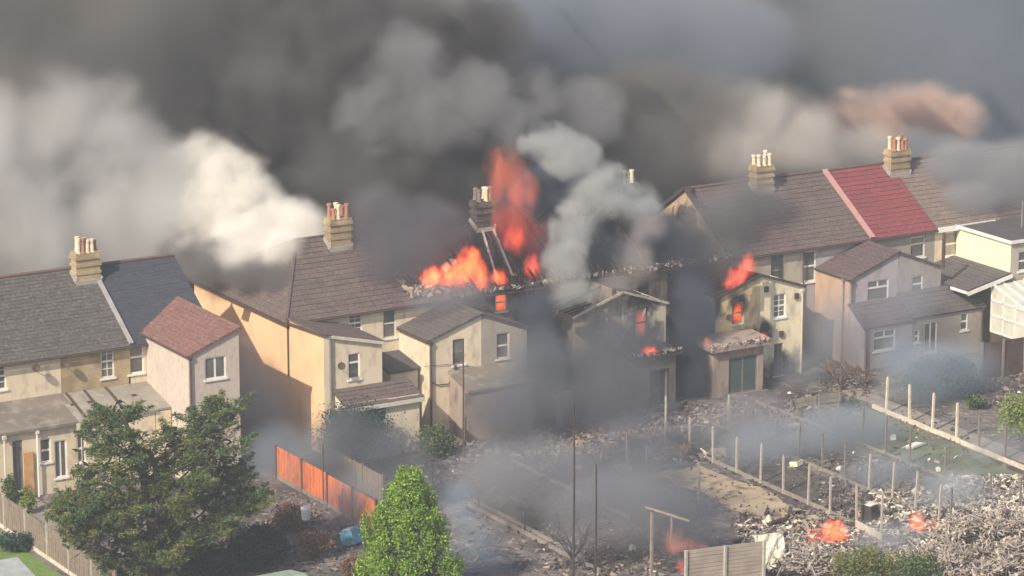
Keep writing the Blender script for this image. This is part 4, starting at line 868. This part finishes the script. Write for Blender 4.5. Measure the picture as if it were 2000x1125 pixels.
shrub(690, 1128, 1.2, 1.0, 'leafbrown', 'orange brown bush touching the bright green tree', n=800, seed=11, cl=30)
shrub(30, 1075, 1.6, .9, 'leafblue', 'dark clump of plants at the foot of the left fence', n=1500, seed=12, cl=40)
shrub(20, 985, .9, 1.5, 'leafdark', 'dark climbing plant by the back door', n=900, seed=13, cl=30)
shrub(55, 1003, .8, 1.3, 'leafyel', 'pale green plant beside the door', n=700, seed=14, cl=25)
shrub(1690, 1145, 3.2, 1.9, 'leafolive', 'dull olive bush at the bottom edge right of the mattress', n=3800, seed=15, cl=80)
shrub(1790, 1150, 2.6, 1.7, 'leafdark', 'dark scorched bush at the bottom edge among burnt branches', n=2600, seed=16, cl=70)
shrub(1905, 800, 1.2, .8, 'leafdark', 'small dark green shrub right of the hazy shrub', n=700, seed=17, cl=25)
shrub(1667, 797, .7, .5, 'leafdark', 'small round shrub at the head of the white kerb', n=500, seed=18, cl=20)
def hedge(px, pb, w, h, label, seed, n=2000):
    rs = np.random.RandomState(seed); b = at(px, pb, z=0); t = thing('burnt_hedge', b, label, 'hedge')
    cs = shell(rs, np.array(b)+[0, 0, h*.35], (w/2, w/2.4, h*.6), 120, .3); cs[:, 2] = np.maximum(cs[:, 2], .05)
    P = clumps(rs, cs, n//120, np.array([.22, .22, .14])); P[:, 2] = np.maximum(P[:, 2], .03)
    leaves('foliage', M['leafdry'], P, .27, .1, t, rs)
    mb = MB()
    for k in range(260):
        q = cs[rs.randint(len(cs))]; d = rs.normal(size=3); d[2] = abs(d[2])*.6; d /= np.linalg.norm(d); mb.tube([q-d*.5, q+rs.normal(size=3)*.08, q+d*.6], [.045, .035, .02], 4)
    mb.build('branches', M['ash'], t)
    mb = MB()
    for k in range(240):
        q = cs[rs.randint(len(cs))]*1.0; q[2] *= .6; d = rs.normal(size=3); d[2] = abs(d[2])*.4; d /= np.linalg.norm(d); mb.tube([q-d*.5, q+d*.6], [.06, .03], 4)
    mb.build('charred_branches', M['char'], t)
hedge(1935, 1080, 6.2, 2.0, 'large heap of pale burnt branches at the right edge', 21, 3600)
hedge(1830, 1125, 4.4, 1.5, 'pale burnt branches tangled at the bottom right', 22)
hedge(1585, 1110, 4.0, 1.1, 'low tangle of pinkish burnt branches right of the mattress', 23, 1700)
hedge(1985, 1150, 3.6, 2.3, 'tangle of burnt branches in the bottom right corner', 24)
# ------------------------------------------------------------------ air, smoke and fire
mb = MB(); mb.box((-260, -300, -1), (420, 480, 75))
hz = mb.build('haze', bpy.data.materials.new('haze')); m = hz.data.materials[0]; m.use_nodes = True; N = m.node_tree.nodes; N.clear()
o = N.new('ShaderNodeOutputMaterial'); v = N.new('ShaderNodeVolumePrincipled'); m.node_tree.links.new(v.outputs[0], o.inputs['Volume'])
v.inputs['Color'].default_value = (.80, .86, .94, 1); v.inputs['Density'].default_value = HAZE = .0006
tag(hz, 'thin pale smoky air over the whole street', kind='stuff')
def vmat(name, col, dens, aniso=0, noise_col=None, nscale=.12, emit=None):
    m = bpy.data.materials.new(name); m.use_nodes = True; nt = m.node_tree; N = nt.nodes; N.clear(); L = nt.links
    o = N.new('ShaderNodeOutputMaterial'); v = N.new('ShaderNodeVolumePrincipled'); L.new(v.outputs[0], o.inputs['Volume'])
    v.inputs['Color'].default_value = (*col, 1); v.inputs['Density'].default_value = dens; v.inputs['Anisotropy'].default_value = aniso
    if emit:
        a = N.new('ShaderNodeAttribute'); a.attribute_name = 'density'; mm = N.new('ShaderNodeMath'); mm.operation = 'MULTIPLY'; mm.inputs[1].default_value = emit[1]
        L.new(a.outputs['Fac'], mm.inputs[0]); L.new(mm.outputs[0], v.inputs['Emission Strength']); cr = N.new('ShaderNodeValToRGB'); L.new(a.outputs['Fac'], cr.inputs[0]); L.new(cr.outputs[0], v.inputs['Emission Color'])
        cr.color_ramp.elements[0].color = (emit[0][0], emit[0][1]*.35, emit[0][2]*.5, 1); cr.color_ramp.elements[1].color = (emit[0][0], emit[0][1]*1.8, emit[0][2]*1.5, 1); cr.color_ramp.elements[1].position = .9
    if noise_col:
        tc = N.new('ShaderNodeTexCoord'); n = N.new('ShaderNodeTexNoise'); n.inputs['Scale'].default_value = nscale; n.inputs['Detail'].default_value = 1
        L.new(tc.outputs['Object'], n.inputs['Vector'])
        r = N.new('ShaderNodeMapRange'); r.inputs['From Min'].default_value = .42; r.inputs['From Max'].default_value = .58; L.new(n.outputs['Fac'], r.inputs['Value'])
        x = N.new('ShaderNodeMix'); x.data_type = 'RGBA'; L.new(r.outputs[0], x.inputs[0]); x.inputs[6].default_value = (*col, 1); x.inputs[7].default_value = (*noise_col, 1)
        L.new(x.outputs[2], v.inputs['Color'])
    return m
def plume(name, label, blobs, m, vox=.5, nscale=.18, amp=.9, lo=.0, hi=.35, detail=6, zst=1.0, rough=.62, seed=0, dist=.35):
    """smoke that fills real space: a density grid grown round ellipsoids (centre, radii) with turbulent edges"""
    lo3 = [min(b[0][i]-b[1][i] for b in blobs)-1 for i in range(3)]; hi3 = [max(b[0][i]+b[1][i] for b in blobs)+1 for i in range(3)]
    lo3[2] = max(lo3[2], 0)
    mb = MB(); mb.box(lo3, hi3); ob = mb.build(name, m); tag(ob, label, kind='stuff')
    ng = bpy.data.node_groups.new(name, 'GeometryNodeTree'); ng.interface.new_socket('Geometry', in_out='INPUT', socket_type='NodeSocketGeometry'); ng.interface.new_socket('Geometry', in_out='OUTPUT', socket_type='NodeSocketGeometry')
    N = ng.nodes; L = ng.links; out = N.new('NodeGroupOutput'); pos = N.new('GeometryNodeInputPosition')
    acc = None
    for c, r in blobs:
        a = N.new('ShaderNodeVectorMath'); a.operation = 'SUBTRACT'; a.inputs[1].default_value = c; L.new(pos.outputs[0], a.inputs[0])
        b = N.new('ShaderNodeVectorMath'); b.operation = 'DIVIDE'; b.inputs[1].default_value = r; L.new(a.outputs[0], b.inputs[0])
        l = N.new('ShaderNodeVectorMath'); l.operation = 'LENGTH'; L.new(b.outputs[0], l.inputs[0])
        s = N.new('ShaderNodeMath'); s.operation = 'SUBTRACT'; s.inputs[0].default_value = 1; L.new(l.outputs['Value'], s.inputs[1])
        if acc is None: acc = s.outputs[0]
        else:
            x = N.new('ShaderNodeMath'); x.operation = 'SMOOTH_MAX'; x.inputs[2].default_value = .15; L.new(acc, x.inputs[0]); L.new(s.outputs[0], x.inputs[1]); acc = x.outputs[0]
    mp = N.new('ShaderNodeVectorMath'); mp.operation = 'MULTIPLY_ADD'; mp.inputs[1].default_value = (nscale, nscale, nscale*zst); mp.inputs[2].default_value = (seed*3.7, seed*1.3, seed*.7); L.new(pos.outputs[0], mp.inputs[0])
    n = N.new('ShaderNodeTexNoise'); n.inputs['Scale'].default_value = 1; n.inputs['Detail'].default_value = detail; n.inputs['Roughness'].default_value = rough; n.inputs['Distortion'].default_value = dist
    L.new(mp.outputs[0], n.inputs['Vector'])
    q = N.new('ShaderNodeMath'); q.operation = 'MULTIPLY_ADD'; q.inputs[1].default_value = amp*2; q.inputs[2].default_value = -amp; L.new(n.outputs['Fac'], q.inputs[0])
    s = N.new('ShaderNodeMath'); s.operation = 'ADD'; L.new(acc, s.inputs[0]); L.new(q.outputs[0], s.inputs[1])
    r = N.new('ShaderNodeMapRange'); r.interpolation_type = 'SMOOTHSTEP'; r.inputs['From Min'].default_value = lo; r.inputs['From Max'].default_value = hi; L.new(s.outputs[0], r.inputs['Value'])
    # nothing outside the ellipsoids' reach, so the box never shows
    k = N.new('ShaderNodeMapRange'); k.inputs['From Min'].default_value = -.02; k.inputs['From Max'].default_value = .12; L.new(acc, k.inputs['Value'])
    kk = N.new('ShaderNodeMath'); kk.operation = 'MULTIPLY'; L.new(r.outputs[0], kk.inputs[0]); L.new(k.outputs[0], kk.inputs[1])
    vc = N.new('GeometryNodeVolumeCube'); L.new(kk.outputs[0], vc.inputs['Density'])
    vc.inputs['Min'].default_value = lo3; vc.inputs['Max'].default_value = hi3
    for i, ax in enumerate(('X', 'Y', 'Z')): vc.inputs['Resolution '+ax].default_value = max(4, int((hi3[i]-lo3[i])/vox))
    sm = N.new('GeometryNodeSetMaterial'); sm.inputs['Material'].default_value = m; L.new(vc.outputs[0], sm.inputs[0]); L.new(sm.outputs[0], out.inputs[0])
    md = ob.modifiers.new('smoke', 'NODES'); md.node_group = ng
    return ob
def B_(px, py, y, rx, ry=None, rz=None):                    # ellipsoid seen at a photograph pixel, standing at depth y; radii in metres
    p = at(px, py, y=y); return (tuple(p), (rx, ry or rx, rz or rx))
VM = {}
def V(name, *a, **k):
    if name not in VM: VM[name] = vmat(name, *a, **k)
    return VM[name]
# the great banks behind the terrace
VM = {}
def V(name, *a, **k):
    if name not in VM: VM[name] = vmat(name, *a, **k)
    return VM[name]
plume('smoke_bank', 'vast bank of brown and grey smoke drifting behind the terrace',
      [((-30, 34, 8), (42, 20, 26)), ((10, 36, 8), (42, 20, 26)), ((40, 44, 8), (40, 20, 26))],
      vmat('brown_smoke', (.46, .44, .41), .5, noise_col=(.28, .275, .275), nscale=.07), vox=.9, nscale=.09, amp=.45)
plume('smoke_bank', 'blue grey smoke filling the air at the upper right',
      [((46, 28, 6), (26, 13, 24)), ((80, 34, 8), (36, 16, 26)), ((30, 31, 19), (22, 10, 12)), B_(1150, 50, 19, 9, 5, 4), B_(1350, 90, 19, 9, 5, 5), B_(1010, 20, 18, 5, 4, 3.4)],
      vmat('blue_grey_smoke', (.44, .50, .57), .25), vox=.9, nscale=.08, amp=.35)
plume('smoke', 'bright white and cream smoke billowing up behind the peach walled house',
      [B_(550, 485, 4.6, 1.7, 1.5, 1.5), B_(490, 500, 6.4, 2.4, 1.7, 1.3), B_(585, 480, 6.2, 1.9, 1.8, 2.2), B_(540, 500, 6.6, 2.6, 2.2, 1.9), B_(500, 470, 8.5, 3.8, 2.6, 2.6), B_(560, 440, 8.5, 2.6, 2.4, 2.2), B_(430, 485, 10.5, 3.4, 2, 2.0), B_(460, 410, 13, 3.6), B_(410, 350, 16, 3.0), B_(360, 410, 17, 3.8), B_(290, 440, 19, 3.4)],
      vmat('white_smoke', (.975, .95, .89), .9, -.25), vox=.22, nscale=.42, amp=1.15, rough=.7, hi=.6)
plume('smoke', 'pale grey smoke rolling off to the upper left',
      [B_(240, 350, 18, 5.6), B_(150, 300, 18, 5.6), B_(50, 340, 18, 5.6), B_(-40, 310, 18, 5), B_(200, 420, 16, 4.6), B_(60, 430, 16, 4.6), B_(300, 420, 15, 4)],
      vmat('pale_grey_smoke', (.80, .80, .79), .5, -.15), vox=.4, nscale=.24, amp=1.0, hi=.9)
plume('smoke', 'dark sooty smoke boiling up behind the burning roofs',
      [B_(560, 200, 16, 5, 4, 3.8), B_(680, 130, 15, 5, 4, 4), B_(760, 320, 12, 5, 3, 3), B_(860, 400, 11, 5.5, 3, 3.4), B_(900, 80, 14, 5, 4, 3.5), B_(760, 450, 11, 5, 3, 3.2), B_(660, 330, 13, 4.5, 3, 3), B_(620, 30, 16, 5, 4, 3)],
      vmat('black_smoke', (.12, .115, .115), .7, noise_col=(.25, .24, .24), nscale=.2), vox=.36, nscale=.24, amp=1.0, hi=.6, rough=.66)
plume('smoke', 'mid grey smoke puffs high over the burning roofs',
      [B_(730, 215, 11, 2.8), B_(830, 205, 10.5, 3.2), B_(930, 200, 10, 3.0), B_(1000, 240, 9, 2.4), B_(1060, 180, 10, 2.0), B_(790, 130, 12, 3.0), B_(1150, 220, 10, 2.6)],
      vmat('mid_grey_smoke', (.45, .455, .47), .4), vox=.24, nscale=.38, amp=1.25, hi=.65, rough=.72)
plume('smoke', 'pale smoke column twisting up from the burned gable',
      [B_(1120, 580, -1.4, 1.6, 1.5, 1.3), B_(1105, 520, -.5, 1.6, 1.4, 1.8), B_(1120, 450, .5, 1.8, 1.5, 1.8), B_(1170, 375, 2, 2.6, 1.8, 1.9), B_(1110, 310, 3, 2.2, 1.6, 1.6), B_(1070, 275, 4, 2.0, 1.5, 1.3), B_(1240, 400, 2, 1.9, 1.5, 1.5)],
      vmat('pale_green_grey_smoke', (.72, .75, .74), .75), vox=.15, nscale=.55, amp=1.4, rough=.72, hi=.6)
plume('smoke', 'thinner pinkish grey smoke rising right of the pale column',
      [B_(1240, 510, -.5, 1.5, 1.2, 2.0), B_(1200, 560, -1.6, 1.7, 1.1, 1.0), B_(1270, 450, .5, 1.3, 1.2, 1.4)],
      vmat('pinkish_grey_smoke', (.74, .68, .66), .45), vox=.2, nscale=.6, amp=1.0, rough=.6, hi=.7)
plume('smoke', 'dark blue grey smoke filling the burned houses in the middle',
      [B_(1170, 480, 7, 5.5, 3, 3.6), B_(1345, 580, 1.5, 2.8, 3, 3.4), B_(1348, 640, -3.4, 1.6, 2.0, 3.4), B_(1350, 740, -4, 1.4, 1.6, 2.4), B_(1050, 680, -3, 1.3, 1.6, 3.2), B_(1260, 490, 6, 4.4, 3, 3), B_(1045, 640, -1, 1.8, 1.6, 2.8), B_(1350, 520, 4, 3, 2.5, 1.6), B_(1060, 400, 8, 3, 3, 3), B_(1060, 720, -3, 1.5, 1.4, 1.8), B_(1000, 440, 6.5, 2.6, 1.6, 2.4), B_(1280, 490, 1.6, 2.6, 1.8, 2.6), B_(1090, 500, 2.0, 2.6, 1.6, 2.6), B_(1190, 520, 1.6, 3.0, 1.6, 2.2)],
      vmat('soot_blue_smoke', (.16, .185, .24), 1.0), vox=.35, nscale=.3, amp=.55, hi=.5)
plume('smoke', 'brown smoke behind the burned gable and the left chimney of the right block',
      [B_(1300, 300, 12, 5, 3, 3.6), B_(1380, 220, 14, 5, 3, 3), B_(1250, 180, 15, 5, 3, 3)],
      vmat('warm_grey_smoke', (.36, .34, .32), .35), vox=.5, nscale=.2, amp=.6, hi=.6)
plume('smoke', 'tan sunlit smoke behind the red roof chimneys',
      [B_(1570, 275, 12, 5.2, 3, 3.2), B_(1480, 230, 13, 4.4, 3, 3.0), B_(1680, 290, 12, 4.6, 2.5, 2.3), B_(1430, 310, 11, 3.2, 2, 2.4)],
      vmat('tan_smoke', (.76, .73, .68), .5, -.15), vox=.36, nscale=.25, amp=1.0, hi=.9)
plume('smoke', 'rusty pink smoke with ragged edges above the red roof',
      [B_(1640, 230, 15, 5.0, 2.6, 2.3), B_(1760, 220, 15, 5.2, 2.6, 2.6), B_(1850, 235, 15, 3.2, 2.4, 2.1), B_(1700, 270, 14, 4.2, 2, 2.0)],
      vmat('rusty_smoke', (.80, .60, .50), .6, -.15), vox=.26, nscale=.34, amp=1.2, rough=.7, hi=.8)
plume('smoke', 'grey smoke puff right of the right hand chimney',
      [B_(1830, 300, 10, 2.8, 2, 1.7), B_(1790, 270, 11, 1.4, 1.2, 1.0), B_(1930, 330, 10, 3.4, 2, 1.8)],
      vmat('cool_grey_smoke', (.44, .47, .50), .5), vox=.35, nscale=.4, amp=.7, hi=.5)
plume('smoke', 'brown smoke lying over the hipped roof beside the alley',
      [B_(440, 500, 9.5, 3.6, 2.4, 1.5), B_(530, 540, 6.5, 1.9, 1.6, 1.0), B_(380, 490, 11, 2.8, 2, 1.3), B_(500, 535, 5, 2.2, 1.8, 1.0), B_(430, 525, 8, 2.6, 1.8, 1.1), B_(545, 545, 3.2, 1.4, 1.4, .9)],
      vmat('roof_smoke', (.30, .29, .29), 1.1), vox=.3, nscale=.35, amp=.6, hi=.5)
plume('smoke', 'dark purple grey smoke swallowing the broken roof left of the main flames',
      [B_(800, 445, 2.8, 3.4, 1.7, 2.2), B_(745, 425, 3.6, 1.7, 1.5, 2.2), B_(860, 470, 2.6, 2.2, 1.5, 1.3), B_(790, 510, 1.2, 2.2, 1.0, 1.2)],
      vmat('purple_grey_smoke', (.27, .26, .285), .75), vox=.26, nscale=.4, amp=.8, hi=.6)
plume('smoke', 'nearly black smoke packed into the gaps beside the burned gables',
      [B_(1347, 600, -1.0, 1.7, 2, 3.6), B_(1350, 730, -4.2, 1.3, 1.4, 2.6), B_(1052, 690, -2.6, 1.2, 1.6, 3.0), B_(1330, 500, 1.0, 2.4, 2, 1.8)],
      vmat('black_blue_smoke', (.11, .125, .165), 1.8), vox=.26, nscale=.45, amp=.6, hi=.6)
plume('smoke', 'pinkish grey smoke swallowing the far right end of the terrace roof',
      [B_(1970, 355, 2.0, 5.2, 2.4, 3.0), B_(1880, 325, 3.2, 3.8, 2.2, 2.0), B_(2060, 350, 2, 5, 2.4, 3.2), B_(1900, 385, .9, 3.0, 1.5, 1.3)],
      vmat('mauve_smoke', (.54, .54, .56), 1.1), vox=.3, nscale=.3, amp=.4, hi=.7)
def veil(label, blobs, col, d, ns=.35, amp=.55, vox=.35, seed=0): return plume('smoke', label, blobs, vmat('thin_smoke', col, d), vox=vox, nscale=ns, amp=amp, lo=-.05, hi=.85, seed=seed)
GD, GB, GG = (.29, .31, .35), (.46, .53, .62), (.46, .48, .52)
veil('grey smoke drifting across the gardens in the centre',
      [B_(1170, 800, -6.5, 5.5, 2.4, 3.6), B_(1060, 740, -5.5, 3, 2, 3.4), B_(1250, 900, -12, 5.5, 2.4, 3), B_(1190, 690, -5, 4.2, 1.8, 2.8), B_(1000, 800, -8, 3.4, 2, 2.6)], GD, .8, seed=1)
veil('dark smoke low over the middle garden', [B_(1330, 1020, -28, 2.8, 2.2, 2.4), B_(1280, 940, -22, 3.6, 2.4, 2.2), B_(1180, 930, -18, 4, 2, 2)], GD, .62, seed=2)
veil('blue grey smoke hanging in the alley by the peach wall', [B_(505, 800, -1.0, 2.3, 2.4, 3.6), B_(540, 900, -5, 3.0, 2, 2.2), B_(480, 740, 1, 1.6, 2, 2.6)], GB, .6, seed=3)
veil('dark smoke over the shrubs below the peach house', [B_(740, 900, -9, 3.6, 2, 2.4), B_(660, 860, -8, 2.6, 2, 2), B_(830, 960, -13, 3, 2, 2.2), B_(640, 920, -9, 3, 2, 1.8)], GD, .55, seed=4)
plume('smoke', 'pale blue smoke rising at the bottom beside the bright green tree', [B_(930, 1080, -24, 1.8, 1.6, 2.2), B_(970, 1130, -24, 1.6, 1.3, 1.4), B_(900, 1000, -21, 1.4, 1.3, 1.8)], vmat('pale_blue_smoke', (.50, .62, .74), .42), vox=.2, nscale=.6, amp=.9, hi=.9)
veil('thin smoke across the roofs of the right block', [B_(1390, 440, 1.0, 3.6, 1.8, 2.4), B_(1460, 400, 2, 3.4, 1.8, 2), B_(1400, 500, 0, 3, 1.4, 1.8)], (.33, .33, .34), .8, seed=5)
veil('hazy grey smoke hiding the far right roofs', [B_(1950, 390, 2.0, 5.6, 2.2, 2.6), B_(1870, 350, 3.5, 3.6, 2, 1.8)], (.44, .46, .51), 1.0, seed=6)
veil('thin blue grey smoke over the right hand gardens', [B_(1640, 860, -16, 5, 2.4, 2.4), B_(1840, 740, -11, 5, 2, 2.6), B_(1720, 950, -22, 4.4, 2.4, 2.0), B_(1870, 990, -25, 3.0, 2, 2.2), B_(1500, 880, -16, 4, 2.4, 2)], (.50, .55, .60), .75, seed=7)
veil('thin smoke round the foot of the cream gable', [B_(1560, 730, -5, 2.6, 1.4, 1.8), B_(1620, 660, -3.6, 1.6, 1.2, 2.6)], (.42, .46, .52), .6, seed=8)
veil('thin smoke veiling the beige gable and the rear of the grey house', [B_(880, 575, -1.0, 3.4, 1.4, 1.3), B_(1010, 740, -5, 1.9, 1.4, 2.8)], GG, .65, seed=9)
veil('thin purple grey smoke over the breaking tile roof', [B_(790, 490, 1.5, 3.6, 1.6, 2.6), B_(730, 440, 3.4, 2.6, 1.6, 2.8), B_(860, 450, 3.4, 2.6, 1.4, 2.2)], (.30, .29, .32), 1.1, seed=10)
veil('blue grey smoke in front of the rounded shrub', [B_(1830, 730, -12.5, 3.4, 1.4, 2.2), B_(1760, 700, -9, 2, 1.2, 1.8)], GB, .85, seed=11)
veil('thin grey smoke over the rubble and posts in the centre', [B_(1050, 930, -20, 4.5, 2.4, 2.4), B_(1200, 1000, -26, 4.5, 2.4, 2.4), B_(1450, 840, -13, 4.5, 2.4, 2.2), B_(950, 930, -17, 3, 2, 2)], (.44, .45, .48), .6, seed=12)
veil('pale smoke low over the burnt branches at the right', [B_(1860, 980, -27, 3.4, 2, 1.8), B_(1740, 1060, -31, 3, 2, 1.4), B_(1950, 900, -22, 3, 2, 2)], (.62, .66, .70), .4, seed=13)
veil('thin smoke drifting past the orange fence', [B_(690, 980, -15, 2.4, 1.6, 1.8), B_(620, 900, -8, 2.4, 1.6, 1.8)], GG, .5, seed=14)
veil('faint blue smoke in front of the mauve and tan rear wings', [B_(1640, 640, -5.5, 3.4, 1.4, 3.4), B_(1760, 600, -6.5, 4, 1.6, 3)], (.50, .54, .62), .3, seed=15)
# fire
def fire(label, blobs, col=(1, .10, .03), em=5, dens=.15, vox=.09, ns=2.3, amp=1.25, zst=.38, hi=.75):
    return plume('fire', label, blobs, V(f'flame_{col}_{em}_{dens}', (.9, .4, .25), dens, emit=(col, em)), vox=vox, nscale=ns, amp=amp, zst=zst, rough=.65, hi=hi, detail=4, seed=len(label))
fire('wide orange flames along the eaves of the burning grey house', [B_(880, 540, .6, 1.6, .7, .9), B_(915, 522, 1.0, 1.0, .7, 1.3), B_(938, 540, .6, .7, .6, 1.1), B_(845, 542, .4, .8, .6, .7)], em=2.6)
fire('small flame right of the leaning rafters', [B_(975, 542, .3, .65, .5, .6)], em=3)
fire('flames above the ragged tiles right of the leaning rafters', [B_(1005, 470, 2.2, .8, .6, 1.0)], em=.8, col=(1, .07, .04))
fire('flame tips at the right end of the burning eaves', [B_(1040, 522, 1.0, .6, .5, .9)], em=1.6, col=(1, .08, .05))
fire('tall red flame reaching up inside the smoke', [B_(985, 340, 3.2, 1.4, 1.0, 2.2), B_(1015, 375, 3.2, 1.3, 1.0, 1.5), B_(1000, 440, 3.2, 1.7, 1.0, 2.2), B_(1045, 480, 3, 1.3, .9, 1.8)], em=.24, col=(1, .07, .045), dens=.6, vox=.15, ns=1.0, amp=1.5, hi=.9)
fire('flame filling the upstairs window of the grey house', [B_(978, 590, .3, .5, .35, .85)], em=2.6, amp=1.0, ns=3)
fire('flames inside the small window of the ochre wing', [B_(1441, 613, -3.0, .5, .3, .85)], em=2.8, amp=1.0, ns=3)
fire('dull red fire inside the gutted window', [B_(1252, 632, -3.0, .45, .3, 1.0)], em=1.8, col=(1, .10, .06), amp=.9)
fire('red flames behind the ochre gable roof', [B_(1450, 525, .4, 1.0, .7, 1.1), B_(1435, 545, .3, .7, .6, .7), B_(1470, 512, .4, .6, .5, .8), B_(1445, 535, -2.9, 1.0, .5, .8), B_(1428, 552, -3.0, .7, .4, .6), B_(1463, 517, -2.9, .7, .4, .8)], em=1.5, col=(1, .09, .06))
fire('flames on the charred flat roof', [B_(1272, 688, -5.1, .7, .35, .45)], em=4, vox=.08)
fire('small flames at the left end of the burnt canopy', [B_(1383, 668, -5.3, .34, .25, .35)], em=1.0, col=(1, .16, .1), vox=.08)
fire('small flames at the right end of the burnt canopy', [B_(1492, 656, -5.3, .36, .25, .3)], em=1.0, col=(1, .16, .1), vox=.08)
def gfire(px, py, r, label, em=3, col=(1, .10, .03)):
    r *= .8
    b = at(px, py, z=.3); fire(label, [((b.x, b.y, .5), (r, r*.8, r*1.2)), ((b.x+r*.6, b.y, .3), (r*.8, r*.7, r*.7))], em=em, col=col)
gfire(1318, 1068, .95, 'orange flames on the ground by the clothes post', 1.1, (1, .2, .1))
gfire(1358, 1075, .7, 'dull red flames left of the grey board fence', .7, (1, .1, .07))
gfire(1628, 1048, .85, 'bright orange fire burning in the rubble right of the tan strip', 2.4)
gfire(1590, 1055, .7, 'red embers left of the bright orange ground fire', .7, (1, .12, .08))
gfire(1790, 1030, .65, 'small orange fire among the burnt branches', 2.0)
gfire(1822, 1032, .5, 'pinkish flames at the edge of the burnt branches', .7, (1, .2, .14))
gfire(1328, 1115, .4, 'tiny flame at the bottom edge by the board fence', 1.0, (1, .14, .09))
gfire(748, 838, .35, 'tiny flame in the wreckage below the french windows', .8, (1, .2, .12))
